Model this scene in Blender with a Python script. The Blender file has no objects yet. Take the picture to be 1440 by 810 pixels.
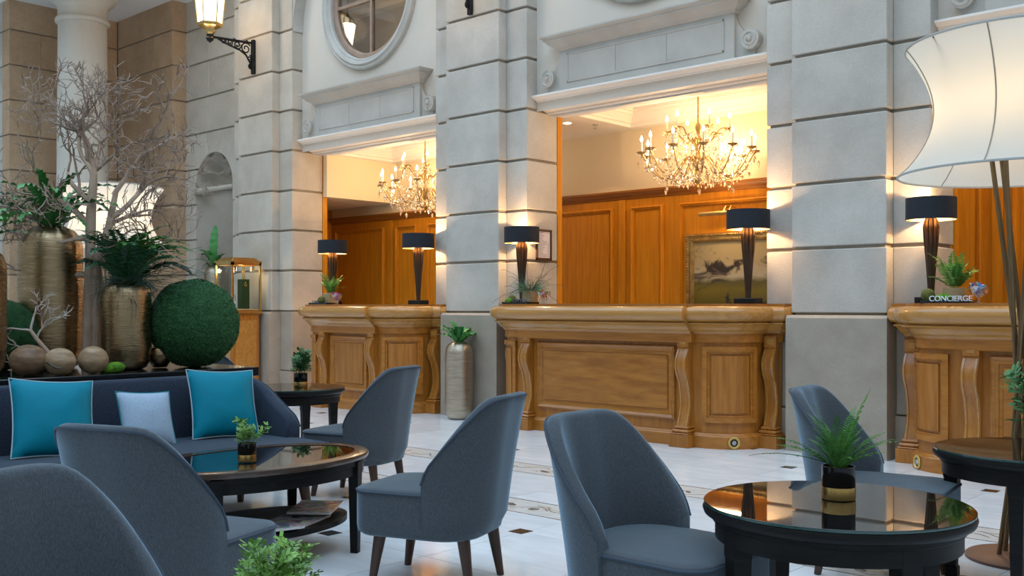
import bpy, math, random
from mathutils import Vector, Matrix, noise as mnoise
sc = bpy.context.scene
COL = sc.collection
PI = math.pi
R = math.radians

# ------------------------------------------------------------------ camera, sky, exposure
cam_d = bpy.data.cameras.new('camera')
cam_d.sensor_width = 36.0
cam_d.lens = 35.75
cam_d.shift_y = 0.01806
cam_d.clip_start = 0.05
cam_d.clip_end = 200
cam = bpy.data.objects.new('camera', cam_d)
COL.objects.link(cam)
cam.location = (0, 0, 1.124)
cam.rotation_euler = (PI / 2, 0, R(42.62))
sc.camera = cam

world = bpy.data.worlds.new('daylight')
sc.world = world
world.use_nodes = True
bg = world.node_tree.nodes['Background']
bg.inputs['Color'].default_value = (0.59, 0.785, 1.0, 1)
bg.inputs['Strength'].default_value = 3.1

sc.view_settings.view_transform = 'Standard'
sc.view_settings.look = 'None'
sc.view_settings.gamma = 1.0
sc.view_settings.use_curve_mapping = False
sc.view_settings.exposure = 0.0
WARM = (1.0, 0.66, 0.34)

# ------------------------------------------------------------------ materials
MATS = {}
def nt(m):
    m.use_nodes = True
    t = m.node_tree
    return t, t.nodes, t.links, t.nodes['Principled BSDF']

def mat(name, col, rough=0.5, metal=0.0, col2=None, scale=8.0, stretch=(1, 1, 1), detail=4.0, rnd=0.0,
        bump=0.0, bscale=60.0, bstretch=(1, 1, 1), spec=None, coat=0.0, sheen=0.0, trans=0.0, ior=1.45, emit=None, estr=0.0,
        contrast=(0.35, 0.65), rough2=None, speck=0.0, sscale=90.0):
    if name in MATS:
        return MATS[name]
    m = bpy.data.materials.new(name)
    t, N, L, b = nt(m)
    b.inputs['Base Color'].default_value = (*col, 1)
    b.inputs['Roughness'].default_value = rough
    b.inputs['Metallic'].default_value = metal
    b.inputs['IOR'].default_value = ior
    if spec is not None: b.inputs['Specular IOR Level'].default_value = spec
    b.inputs['Coat Weight'].default_value = coat
    b.inputs['Coat Roughness'].default_value = 0.08
    b.inputs['Sheen Weight'].default_value = sheen
    b.inputs['Sheen Roughness'].default_value = 0.35
    b.inputs['Sheen Tint'].default_value = (0.55, 0.80, 1.0, 1)  # blue skylight on the fabric is put into the sheen colour
    b.inputs['Transmission Weight'].default_value = trans
    if emit:
        b.inputs['Emission Color'].default_value = (*emit, 1)
        b.inputs['Emission Strength'].default_value = estr
    tc = N.new('ShaderNodeTexCoord')
    src = None
    if col2 is not None:
        mp = N.new('ShaderNodeMapping'); mp.inputs['Scale'].default_value = stretch
        L.new(tc.outputs['Object'], mp.inputs['Vector'])
        oi0 = N.new('ShaderNodeObjectInfo')
        sc0 = N.new('ShaderNodeVectorMath'); sc0.operation = 'SCALE'; sc0.inputs[0].default_value = (7, 13, 5)
        L.new(oi0.outputs['Random'], sc0.inputs['Scale'])
        ad0 = N.new('ShaderNodeVectorMath'); ad0.operation = 'ADD'
        L.new(mp.outputs['Vector'], ad0.inputs[0]); L.new(sc0.outputs['Vector'], ad0.inputs[1])
        nz = N.new('ShaderNodeTexNoise'); nz.inputs['Scale'].default_value = scale; nz.inputs['Detail'].default_value = detail
        nz.inputs['Roughness'].default_value = 0.6
        L.new((ad0 if rnd else mp).outputs['Vector'], nz.inputs['Vector'])
        cr = N.new('ShaderNodeValToRGB')
        cr.color_ramp.elements[0].position = contrast[0]; cr.color_ramp.elements[0].color = (*col, 1)
        cr.color_ramp.elements[1].position = contrast[1]; cr.color_ramp.elements[1].color = (*col2, 1)
        L.new(nz.outputs['Fac'], cr.inputs['Fac'])
        src = cr.outputs['Color']
        if rough2 is not None:
            mr = N.new('ShaderNodeMapRange'); mr.inputs['From Min'].default_value = contrast[0]; mr.inputs['From Max'].default_value = contrast[1]
            mr.inputs['To Min'].default_value = rough; mr.inputs['To Max'].default_value = rough2
            L.new(nz.outputs['Fac'], mr.inputs['Value']); L.new(mr.outputs['Result'], b.inputs['Roughness'])
    if speck > 0:
        n3 = N.new('ShaderNodeTexNoise'); n3.inputs['Scale'].default_value = sscale; n3.inputs['Detail'].default_value = 6; n3.inputs['Roughness'].default_value = 0.75
        L.new(tc.outputs['Object'], n3.inputs['Vector'])
        m3 = N.new('ShaderNodeMapRange'); m3.inputs['From Min'].default_value = 0.3; m3.inputs['From Max'].default_value = 0.62; m3.inputs['To Min'].default_value = 1 - speck; m3.inputs['To Max'].default_value = 1.0
        L.new(n3.outputs['Fac'], m3.inputs['Value'])
        h3 = N.new('ShaderNodeHueSaturation'); L.new(src, h3.inputs['Color']); L.new(m3.outputs['Result'], h3.inputs['Value']); src = h3.outputs['Color']
    if rnd > 0:
        oi = N.new('ShaderNodeObjectInfo')
        mr2 = N.new('ShaderNodeMapRange'); mr2.inputs['To Min'].default_value = 1 - rnd; mr2.inputs['To Max'].default_value = 1 + rnd
        L.new(oi.outputs['Random'], mr2.inputs['Value'])
        hs = N.new('ShaderNodeHueSaturation')
        if src: L.new(src, hs.inputs['Color'])
        else: hs.inputs['Color'].default_value = (*col, 1)
        L.new(mr2.outputs['Result'], hs.inputs['Value'])
        src = hs.outputs['Color']
    if src: L.new(src, b.inputs['Base Color'])
    if bump > 0:
        mp2 = N.new('ShaderNodeMapping'); mp2.inputs['Scale'].default_value = bstretch
        L.new(tc.outputs['Object'], mp2.inputs['Vector'])
        n2 = N.new('ShaderNodeTexNoise'); n2.inputs['Scale'].default_value = bscale; n2.inputs['Detail'].default_value = 5
        L.new(mp2.outputs['Vector'], n2.inputs['Vector'])
        bp = N.new('ShaderNodeBump'); bp.inputs['Strength'].default_value = bump; bp.inputs['Distance'].default_value = 0.01
        L.new(n2.outputs['Fac'], bp.inputs['Height']); L.new(bp.outputs['Normal'], b.inputs['Normal'])
    MATS[name] = m
    return m

STONE = mat('limestone', (0.44, 0.405, 0.355), 0.72, col2=(0.545, 0.51, 0.455), scale=2.6, detail=9, rnd=0.07, bump=0.14, bscale=70, speck=0.13, sscale=55)
STONE_TANLIT = mat('tan_limestone_warm_lit', (0.46, 0.29, 0.165), 0.75, col2=(0.56, 0.375, 0.23), scale=2.0, detail=8, rnd=0.08, bump=0.12, bscale=70, speck=0.25, sscale=42)  # brownish stone with the warm lamp light on it put into the colour
STONE_COL = mat('column_stone', (0.50, 0.435, 0.36), 0.7, col2=(0.60, 0.54, 0.455), scale=1.6, stretch=(1, 1, 0.4), detail=8, bump=0.08)
STONE_PL = mat('plinth_stone', (0.335, 0.28, 0.22), 0.7, col2=(0.405, 0.345, 0.275), scale=3.0, detail=9, rnd=0.04, bump=0.10, bscale=70, speck=0.12, sscale=55)
STONE_WARMLIT = mat('warm_lit_limestone', (0.48, 0.415, 0.335), 0.72, col2=(0.585, 0.515, 0.425), scale=2.6, detail=9, rnd=0.07, bump=0.12, bscale=70, speck=0.12, sscale=55)  # same limestone as the other piers, with warm light put into its colour
JOINT = mat('mortar', (0.30, 0.255, 0.20), 0.9, col2=(0.36, 0.31, 0.25), scale=10)
PLASTER = mat('cream_plaster', (0.63, 0.56, 0.475), 0.8, col2=(0.67, 0.60, 0.515), scale=1.2, bump=0.03, bscale=30)
CARVED = mat('carved_stone', (0.455, 0.42, 0.37), 0.65, col2=(0.52, 0.485, 0.43), scale=3, bump=0.04, bscale=50)
WHITE = mat('white_paint', (0.80, 0.765, 0.71), 0.45, col2=(0.83, 0.795, 0.74), scale=2)
CREAM = mat('cream_paint', (0.78, 0.66, 0.46), 0.6, col2=(0.80, 0.69, 0.50), scale=1.0)
OAK = mat('honey_oak', (0.31, 0.105, 0.012), 0.36, col2=(0.44, 0.168, 0.026), scale=5, stretch=(6, 6, 0.5), detail=7, rnd=0.05, bump=0.05, bscale=20, bstretch=(8, 8, 0.6), coat=0.15)
OAKH = mat('honey_oak_lengthwise', (0.33, 0.114, 0.014), 0.32, col2=(0.45, 0.175, 0.028), scale=5, stretch=(0.5, 5, 6), detail=7, rnd=0.04, bump=0.04, bscale=20, bstretch=(0.6, 8, 8), coat=0.2)
OAKPALE = mat('pale_oak_moulding', (0.38, 0.165, 0.034), 0.24, col2=(0.49, 0.235, 0.056), scale=5, stretch=(0.5, 5, 6), detail=7, bump=0.03, bscale=20, coat=0.5)
PANEL = mat('panelling_oak', (0.50, 0.185, 0.008), 0.45, col2=(0.62, 0.25, 0.014), scale=5, stretch=(6, 6, 0.4), detail=7, rnd=0.05, bump=0.04, bscale=20, bstretch=(8, 8, 0.6), spec=0.25)
DARKWOOD = mat('dark_oak_moulding', (0.25, 0.085, 0.010), 0.45, col2=(0.31, 0.115, 0.016), scale=5, stretch=(0.6, 5, 6), detail=6)
BLACKWOOD = mat('black_stained_wood', (0.008, 0.0075, 0.0075), 0.42, col2=(0.014, 0.0125, 0.012), scale=5, stretch=(1, 1, 8), detail=6, bump=0.05, bscale=25, spec=0.16)
LEGWOOD = mat('walnut_leg', (0.045, 0.020, 0.012), 0.38, col2=(0.075, 0.035, 0.02), scale=6, stretch=(5, 5, 0.7), detail=6)
FABRIC = mat('blue_grey_wool', (0.046, 0.053, 0.061), 0.92, col2=(0.088, 0.098, 0.112), scale=300, stretch=(1, 1, 0.35), detail=3, bump=0.25, bscale=380, sheen=0.8, contrast=(0.3, 0.7))
PIPING = mat('blue_piping', (0.050, 0.068, 0.092), 0.9, bump=0.2, bscale=300)
NAVY = mat('navy_wool', (0.010, 0.017, 0.034), 0.92, col2=(0.026, 0.039, 0.066), scale=140, detail=3, bump=0.25, bscale=380, sheen=0.3, contrast=(0.3, 0.7))
TEAL = mat('teal_satin', (0.0, 0.185, 0.27), 0.6, col2=(0.0, 0.22, 0.31), scale=5, bump=0.12, bscale=14, spec=0.2)
PALEBLUE = mat('pale_blue_cotton', (0.30, 0.40, 0.52), 0.85, col2=(0.36, 0.46, 0.57), scale=90, bump=0.15, bscale=220)
PIPEPALE = mat('pale_piping', (0.36, 0.45, 0.49), 0.8)
PIPETEAL = mat('teal_piping', (0.01, 0.19, 0.22), 0.8)
GLASSTOP = mat('black_glass', (0.006, 0.006, 0.006), 0.02, spec=0.5, ior=1.6)
GLASSEDGE = mat('green_glass_edge', (0.02, 0.07, 0.06), 0.08, spec=0.8)
BRASS = mat('brass', (0.60, 0.38, 0.12), 0.28, 1.0, col2=(0.68, 0.46, 0.18), scale=12, bump=0.05, bscale=60)
GOLDBAND = mat('gold_band', (0.75, 0.50, 0.18), 0.25, 1.0, col2=(0.66, 0.42, 0.14), scale=20)
BRONZE = mat('lamp_bronze', (0.045, 0.026, 0.015), 0.42, 0.55, col2=(0.075, 0.045, 0.026), scale=14, stretch=(4, 4, 0.4))
POLEBRONZE = mat('floor_lamp_bronze', (0.20, 0.125, 0.06), 0.38, 0.8, col2=(0.27, 0.175, 0.09), scale=10, stretch=(4, 4, 0.4))
VASE = mat('hammered_bronze', (0.47, 0.335, 0.195), 0.24, 1.0, col2=(0.36, 0.25, 0.14), scale=5, stretch=(1.2, 1.2, 14), detail=4, bump=0.30, bscale=9, bstretch=(1, 1, 12), rough2=0.36)
VASEPALE = mat('pale_champagne_metal', (0.52, 0.44, 0.34), 0.33, 0.9, col2=(0.40, 0.325, 0.24), scale=5, stretch=(1.2, 1.2, 12), detail=4, bump=0.4, bscale=16, bstretch=(1, 1, 11))
BLACK = mat('black_fabric_shade', (0.010, 0.012, 0.018), 0.75, col2=(0.014, 0.018, 0.026), scale=60, stretch=(0.2, 0.2, 5), bump=0.1, bscale=200)
BLACKM = mat('black_metal', (0.012, 0.012, 0.013), 0.40, 0.6, col2=(0.02, 0.02, 0.02), scale=20)
LINING = mat('gold_shade_lining', (0.85, 0.58, 0.28), 0.45, 0.5)
GOLDENAMEL = mat('gold_enamel', (0.62, 0.42, 0.12), 0.3, 0.2)
GREENF = mat('fern_green', (0.035, 0.15, 0.022), 0.5, col2=(0.10, 0.27, 0.04), scale=5, rnd=0.2, spec=0.35)
GREENB = mat('bright_fern_green', (0.10, 0.26, 0.03), 0.45, col2=(0.24, 0.42, 0.09), scale=5, rnd=0.2)
GREEND = mat('dark_leaf_green', (0.014, 0.085, 0.024), 0.38, col2=(0.03, 0.14, 0.045), scale=6, rnd=0.2)
GREENL = mat('glossy_leaf_green', (0.03, 0.17, 0.035), 0.32, col2=(0.07, 0.28, 0.06), scale=4, rnd=0.2)
WIRY = mat('wiry_blue_green', (0.03, 0.085, 0.060), 0.6, col2=(0.07, 0.14, 0.11), scale=7)
TWIG = mat('dry_twig', (0.06, 0.05, 0.035), 0.8)
BARK = mat('pale_dry_wood', (0.58, 0.42, 0.315), 0.8, col2=(0.37, 0.255, 0.185), scale=14, stretch=(1, 1, 0.4), detail=6, bump=0.4, bscale=30)
TWIGTIP = mat('grey_dry_wood', (0.21, 0.135, 0.095), 0.8, col2=(0.38, 0.28, 0.215), scale=10, detail=6, bump=0.2, bscale=40)
MOSS = mat('dark_moss', (0.012, 0.058, 0.018), 0.95, col2=(0.035, 0.115, 0.035), scale=26, detail=6, bump=0.8, bscale=120)
MOSSF = mat('moss_fibre', (0.022, 0.095, 0.03), 0.9, col2=(0.05, 0.16, 0.055), scale=30)
MOSSB = mat('bright_moss', (0.06, 0.20, 0.01), 0.95, col2=(0.14, 0.32, 0.02), scale=40, detail=6, bump=0.8, bscale=150)
MOSSO = mat('olive_moss', (0.09, 0.10, 0.018), 0.95, col2=(0.15, 0.16, 0.035), scale=60, detail=6, bump=0.8, bscale=200)
WOODBALL = mat('turned_wood', (0.33, 0.20, 0.115), 0.5, col2=(0.15, 0.08, 0.04), scale=13, stretch=(0.7, 0.7, 3.0), detail=6, bump=0.15, bscale=20, rnd=0.1)
WOODBALLP = mat('pale_turned_wood', (0.46, 0.325, 0.20), 0.5, col2=(0.25, 0.145, 0.07), scale=13, stretch=(0.7, 0.7, 3.0), detail=6, bump=0.15, bscale=20, rnd=0.08)
SOIL = mat('potting_soil', (0.05, 0.045, 0.02), 0.95, col2=(0.09, 0.10, 0.03), scale=60, bump=0.6, bscale=120)
BAMBOO = mat('pale_wood_pot', (0.46, 0.33, 0.17), 0.5, col2=(0.36, 0.24, 0.11), scale=7, stretch=(1, 1, 3), detail=6)
POTBLACK = mat('black_glass_pot', (0.008, 0.006, 0.005), 0.10, spec=0.4)
CANDLE = mat('candle_sleeve', (0.75, 0.70, 0.62), 0.4)
BULB = mat('lit_bulb', (1, 0.8, 0.5), 0.4, emit=(1.0, 0.82, 0.55), estr=14)
LAMPGLOW = mat('lit_lamp_bulb', (1, 0.8, 0.5), 0.4, emit=(1.0, 0.72, 0.38), estr=14)
GILT = mat('antique_gilt', (0.52, 0.36, 0.14), 0.30, 0.9, col2=(0.34, 0.215, 0.07), scale=16, bump=0.1, bscale=40)
CRYSTAL = mat('crystal', (0.93, 0.88, 0.80), 0.03, trans=0.93, ior=1.55, spec=0.9)
SILVERMARK = mat('grey_metal', (0.45, 0.45, 0.46), 0.35, 0.8)
INLAY = mat('dark_marble', (0.016, 0.011, 0.009), 0.12, col2=(0.035, 0.022, 0.016), scale=20)
LETTERW = mat('white_letter', (0.80, 0.84, 0.90), 0.3)
LETTERD = mat('pewter_letter', (0.20, 0.20, 0.22), 0.35, 0.4)
TRAYM = mat('black_lacquer', (0.010, 0.010, 0.012), 0.18, coat=0.5)
PAPER = mat('printed_paper', (0.72, 0.66, 0.66), 0.6)
INKM = mat('print_ink', (0.22, 0.18, 0.20), 0.7)
WALNUT = mat('walnut_frame', (0.06, 0.025, 0.012), 0.35)
GREENBOX = mat('green_leather', (0.006, 0.050, 0.016), 0.4)
WHITESTEEL = mat('ceiling_white', (0.80, 0.78, 0.75), 0.5)
WINWOOD = mat('brown_window_wood', (0.30, 0.19, 0.13), 0.5, col2=(0.36, 0.24, 0.17), scale=9)
DARKROOM = mat('upper_corridor_wall', (0.46, 0.42, 0.36), 0.8, col2=(0.50, 0.46, 0.40), scale=1)

def glass_mat(name, tint, alpha, rough=0.02):
    m = bpy.data.materials.new(name)
    t, N, L, b = nt(m)
    out = N['Material Output']
    tr = N.new('ShaderNodeBsdfTransparent'); tr.inputs['Color'].default_value = (*tint, 1)
    gl = N.new('ShaderNodeBsdfGlossy'); gl.inputs['Roughness'].default_value = rough
    mx = N.new('ShaderNodeMixShader')
    lw = N.new('ShaderNodeLayerWeight'); lw.inputs['Blend'].default_value = 0.5
    pw_ = N.new('ShaderNodeMath'); pw_.operation = 'POWER'; pw_.inputs[1].default_value = 4.0
    ml = N.new('ShaderNodeMath'); ml.operation = 'MULTIPLY_ADD'; ml.inputs[1].default_value = 0.6; ml.inputs[2].default_value = alpha + 0.02; ml.use_clamp = True
    L.new(lw.outputs['Facing'], pw_.inputs[0]); L.new(pw_.outputs['Value'], ml.inputs[0]); L.new(ml.outputs['Value'], mx.inputs['Fac'])
    L.new(tr.outputs['BSDF'], mx.inputs[1]); L.new(gl.outputs['BSDF'], mx.inputs[2])
    L.new(mx.outputs['Shader'], out.inputs['Surface'])
    return m
PANE = glass_mat('window_glass', (0.80, 0.84, 0.86), 0.06)
CASEGLASS = glass_mat('showcase_glass', (0.97, 0.98, 0.97), 0.0)
BOWLGLASS = glass_mat('bowl_glass', (0.90, 0.93, 0.96), 0.16)

def shade_mat(name, col, k=0.55):
    m = bpy.data.materials.new(name)
    t, N, L, b = nt(m)
    out = N['Material Output']
    df = N.new('ShaderNodeBsdfDiffuse'); df.inputs['Color'].default_value = (*col, 1)
    tl = N.new('ShaderNodeBsdfTranslucent'); tl.inputs['Color'].default_value = (*col, 1)
    mx = N.new('ShaderNodeMixShader'); mx.inputs['Fac'].default_value = k
    L.new(df.outputs['BSDF'], mx.inputs[1]); L.new(tl.outputs['BSDF'], mx.inputs[2])
    L.new(mx.outputs['Shader'], out.inputs['Surface'])
    return m
SHADE = shade_mat('cream_shade_cloth', (0.86, 0.80, 0.70), 0.5)
FROST = mat('lit_frosted_glass', (0.9, 0.8, 0.6), 0.4, emit=(1.0, 0.78, 0.48), estr=3.2)

def marble_mat():
    m = bpy.data.materials.new('white_marble')
    t, N, L, b = nt(m)
    tc = N.new('ShaderNodeTexCoord'); oi = N.new('ShaderNodeObjectInfo')
    sv = N.new('ShaderNodeVectorMath'); sv.operation = 'SCALE'; sv.inputs[0].default_value = (11, 7, 3)
    L.new(oi.outputs['Random'], sv.inputs['Scale'])
    ad = N.new('ShaderNodeVectorMath'); ad.operation = 'ADD'
    L.new(tc.outputs['Object'], ad.inputs[0]); L.new(sv.outputs['Vector'], ad.inputs[1])
    mp = N.new('ShaderNodeMapping'); mp.inputs['Scale'].default_value = (1.0, 3.5, 1)
    L.new(ad.outputs['Vector'], mp.inputs['Vector'])
    nz = N.new('ShaderNodeTexNoise'); nz.inputs['Scale'].default_value = 2.4; nz.inputs['Detail'].default_value = 8
    nz.inputs['Distortion'].default_value = 0.8
    L.new(mp.outputs['Vector'], nz.inputs['Vector'])
    cr = N.new('ShaderNodeValToRGB')
    cr.color_ramp.elements[0].position = 0.32; cr.color_ramp.elements[0].color = (0.70, 0.735, 0.76, 1)
    cr.color_ramp.elements[1].position = 0.62; cr.color_ramp.elements[1].color = (0.82, 0.855, 0.88, 1)
    L.new(nz.outputs['Fac'], cr.inputs['Fac'])
    hs = N.new('ShaderNodeHueSaturation'); mr = N.new('ShaderNodeMapRange')
    mr.inputs['To Min'].default_value = 0.95; mr.inputs['To Max'].default_value = 1.04
    L.new(oi.outputs['Random'], mr.inputs['Value']); L.new(mr.outputs['Result'], hs.inputs['Value'])
    L.new(cr.outputs['Color'], hs.inputs['Color']); L.new(hs.outputs['Color'], b.inputs['Base Color'])
    b.inputs['Roughness'].default_value = 0.10
    b.inputs['Specular IOR Level'].default_value = 0.6
    return m
MARBLE = marble_mat()
MARBLEBAND = mat('band_marble', (0.70, 0.69, 0.66), 0.12, col2=(0.60, 0.565, 0.50), scale=14, detail=6, contrast=(0.45, 0.75))
MOSAICTAN = mat('tan_mosaic', (0.40, 0.32, 0.23), 0.18, col2=(0.58, 0.51, 0.42), scale=30, rnd=0.2)
MOSAICDARK = mat('dark_mosaic', (0.10, 0.085, 0.07), 0.18, col2=(0.26, 0.22, 0.18), scale=30)

def painting_mat():
    m = bpy.data.materials.new('landscape_canvas')
    t, N, L, b = nt(m)
    tc = N.new('ShaderNodeTexCoord'); sp = N.new('ShaderNodeSeparateXYZ')
    L.new(tc.outputs['Generated'], sp.inputs['Vector'])
    cr = N.new('ShaderNodeValToRGB'); e = cr.color_ramp.elements
    e[0].position = 0.0; e[0].color = (0.055, 0.04, 0.004, 1)
    e[1].position = 1.0; e[1].color = (0.34, 0.27, 0.13, 1)
    for p, c in ((0.30, (0.16, 0.125, 0.012)), (0.42, (0.10, 0.085, 0.02)), (0.52, (0.42, 0.37, 0.26)), (0.70, (0.38, 0.30, 0.16))):
        x = e.new(p); x.color = (*c, 1)
    nz = N.new('ShaderNodeTexNoise'); nz.inputs['Scale'].default_value = 5; nz.inputs['Detail'].default_value = 6
    L.new(tc.outputs['Generated'], nz.inputs['Vector'])
    ma = N.new('ShaderNodeMath'); ma.operation = 'MULTIPLY_ADD'; ma.inputs[1].default_value = 0.18
    sb = N.new('ShaderNodeMath'); sb.operation = 'SUBTRACT'; sb.inputs[1].default_value = 0.09
    L.new(nz.outputs['Fac'], ma.inputs[0]); L.new(sp.outputs['Z'], ma.inputs[2]); L.new(ma.outputs['Value'], sb.inputs[0])
    L.new(sb.outputs['Value'], cr.inputs['Fac'])
    n2 = N.new('ShaderNodeTexNoise'); n2.inputs['Scale'].default_value = 4.2; n2.inputs['Detail'].default_value = 9; n2.inputs['Distortion'].default_value = 1.2
    L.new(tc.outputs['Generated'], n2.inputs['Vector'])
    # dark tree clump in the middle height
    dz = N.new('ShaderNodeMath'); dz.operation = 'SUBTRACT'; dz.inputs[1].default_value = 0.52
    L.new(sp.outputs['Z'], dz.inputs[0])
    ab = N.new('ShaderNodeMath'); ab.operation = 'ABSOLUTE'; L.new(dz.outputs['Value'], ab.inputs[0])
    mm = N.new('ShaderNodeMath'); mm.operation = 'MULTIPLY_ADD'; mm.inputs[1].default_value = -0.42
    L.new(ab.outputs['Value'], mm.inputs[0]); L.new(n2.outputs['Fac'], mm.inputs[2])
    cr2 = N.new('ShaderNodeValToRGB'); cr2.color_ramp.elements[0].position = 0.44; cr2.color_ramp.elements[1].position = 0.55
    L.new(mm.outputs['Value'], cr2.inputs['Fac'])
    mx = N.new('ShaderNodeMixRGB'); mx.inputs['Color2'].default_value = (0.030, 0.022, 0.016, 1)
    L.new(cr2.outputs['Color'], mx.inputs['Fac']); L.new(cr.outputs['Color'], mx.inputs['Color1'])
    L.new(mx.outputs['Color'], b.inputs['Base Color'])
    b.inputs['Roughness'].default_value = 0.4
    return m

def cover_mat(name, seed):
    m = bpy.data.materials.new(name)
    t, N, L, b = nt(m)
    tc = N.new('ShaderNodeTexCoord'); mp = N.new('ShaderNodeMapping'); mp.inputs['Location'].default_value = (seed, seed * 2, 0)
    L.new(tc.outputs['Object'], mp.inputs['Vector'])
    v = N.new('ShaderNodeTexVoronoi'); v.inputs['Scale'].default_value = 28; v.distance = 'CHEBYCHEV'
    L.new(mp.outputs['Vector'], v.inputs['Vector'])
    hs = N.new('ShaderNodeHueSaturation'); hs.inputs['Saturation'].default_value = 0.35; hs.inputs['Value'].default_value = 0.8
    L.new(v.outputs['Color'], hs.inputs['Color']); L.new(hs.outputs['Color'], b.inputs['Base Color'])
    b.inputs['Roughness'].default_value = 0.2
    return m

# ------------------------------------------------------------------ mesh helpers
class MB:
    def __init__(s): s.v = []; s.f = []
    def add(s, vs, fs):
        o = len(s.v); s.v.extend([tuple(p) for p in vs]); s.f.extend([tuple(i + o for i in f) for f in fs]); return s
    def box(s, x0, x1, y0, y1, z0, z1, c=0.0):
        if c <= 0:
            vs = [(x, y, z) for z in (z0, z1) for y in (y0, y1) for x in (x0, x1)]
            return s.add(vs, [(0, 2, 3, 1), (4, 5, 7, 6), (0, 1, 5, 4), (2, 6, 7, 3), (0, 4, 6, 2), (1, 3, 7, 5)])
        X = ((x0, x0 + c), (x1, x1 - c)); Y = ((y0, y0 + c), (y1, y1 - c)); Zz = ((z0, z0 + c), (z1, z1 - c))
        vs = []
        for k in (0, 1):
            for j in (0, 1):
                for i in (0, 1):
                    vs += [(X[i][0], Y[j][1], Zz[k][1]), (X[i][1], Y[j][0], Zz[k][1]), (X[i][1], Y[j][1], Zz[k][0])]
        def q(i, j, k, a): return ((k * 2 + j) * 2 + i) * 3 + a
        fs = [(q(0,0,0,0), q(0,0,1,0), q(0,1,1,0), q(0,1,0,0)), (q(1,0,0,0), q(1,1,0,0), q(1,1,1,0), q(1,0,1,0)),
              (q(0,0,0,1), q(1,0,0,1), q(1,0,1,1), q(0,0,1,1)), (q(0,1,0,1), q(0,1,1,1), q(1,1,1,1), q(1,1,0,1)),
              (q(0,0,0,2), q(0,1,0,2), q(1,1,0,2), q(1,0,0,2)), (q(0,0,1,2), q(1,0,1,2), q(1,1,1,2), q(0,1,1,2))]
        for i in (0, 1):
            for j in (0, 1):
                fs.append((q(i,j,0,0), q(i,j,0,1), q(i,j,1,1), q(i,j,1,0)) if (i + j) % 2 == 0 else (q(i,j,0,0), q(i,j,1,0), q(i,j,1,1), q(i,j,0,1)))
        for i in (0, 1):
            for k in (0, 1):
                fs.append((q(i,0,k,0), q(i,1,k,0), q(i,1,k,2), q(i,0,k,2)))
        for j in (0, 1):
            for k in (0, 1):
                fs.append((q(0,j,k,1), q(1,j,k,1), q(1,j,k,2), q(0,j,k,2)))
        for i in (0, 1):
            for j in (0, 1):
                for k in (0, 1):
                    fs.append((q(i,j,k,0), q(i,j,k,1), q(i,j,k,2)))
        return s.add(vs, fs)
    def lathe(s, prof, n=24, c=(0, 0, 0), cap=True):
        o = len(s.v); m = len(prof)
        for (r, z) in prof:
            for i in range(n):
                a = 2 * PI * i / n
                s.v.append((c[0] + r * math.cos(a), c[1] + r * math.sin(a), c[2] + z))
        for k in range(m - 1):
            for i in range(n):
                j = (i + 1) % n
                s.f.append((o + k * n + i, o + k * n + j, o + (k + 1) * n + j, o + (k + 1) * n + i))
        if cap:
            if prof[0][0] > 1e-6: s.f.append(tuple(o + i for i in reversed(range(n))))
            if prof[-1][0] > 1e-6: s.f.append(tuple(o + (m - 1) * n + i for i in range(n)))
        return s
    def tube(s, pts, r, n=6, cap=True, closed=False):
        pts = [Vector(p) for p in pts]; m = len(pts)
        if m < 2: return s
        rs = r if isinstance(r, (list, tuple)) else [r] * m
        o = len(s.v); up = None
        for k, p in enumerate(pts):
            if closed: t = pts[(k + 1) % m] - pts[k - 1]
            else: t = pts[min(k + 1, m - 1)] - pts[max(k - 1, 0)]
            if t.length < 1e-9: t = Vector((0, 0, 1))
            t.normalize()
            if up is None:
                up = Vector((0, 0, 1)) if abs(t.z) < 0.9 else Vector((1, 0, 0))
            a = up - t * up.dot(t)
            if a.length < 1e-6: a = t.orthogonal()
            a.normalize(); b = t.cross(a); up = a
            for i in range(n):
                g = 2 * PI * i / n
                s.v.append(tuple(p + (a * math.cos(g) + b * math.sin(g)) * rs[k]))
        mm = m if closed else m - 1
        for k in range(mm):
            k2 = (k + 1) % m
            for i in range(n):
                j = (i + 1) % n
                s.f.append((o + k * n + i, o + k * n + j, o + k2 * n + j, o + k2 * n + i))
        if cap and not closed:
            s.f.append(tuple(o + i for i in reversed(range(n)))); s.f.append(tuple(o + (m - 1) * n + i for i in range(n)))
        return s
    def prism(s, poly, h0, h1, axis='z'):
        """poly: list of 2d points; extruded along axis. z: (x,y); y: (x,z); x: (y,z)"""
        def P(a, b, h): return (a, b, h) if axis == 'z' else ((a, h, b) if axis == 'y' else (h, a, b))
        n = len(poly); o = len(s.v)
        s.v += [P(a, b, h0) for a, b in poly] + [P(a, b, h1) for a, b in poly]
        s.f.append(tuple(o + i for i in reversed(range(n)))); s.f.append(tuple(o + n + i for i in range(n)))
        for i in range(n):
            j = (i + 1) % n; s.f.append((o + i, o + j, o + n + j, o + n + i))
        return s
    def sweep(s, path, prof, closed=False, cap=True):
        """path: (x,y,nx,ny); prof: (offset,z)"""
        o = len(s.v); m = len(prof); n = len(path)
        for (x, y, nx, ny) in path:
            for (d, z) in prof: s.v.append((x + nx * d, y + ny * d, z))
        for k in range(n if closed else n - 1):
            k2 = (k + 1) % n
            for i in range(m - 1):
                s.f.append((o + k * m + i, o + k2 * m + i, o + k2 * m + i + 1, o + k * m + i + 1))
        if cap and not closed:
            s.f.append(tuple(o + i for i in range(m))); s.f.append(tuple(o + (n - 1) * m + i for i in reversed(range(m))))
        return s
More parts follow.
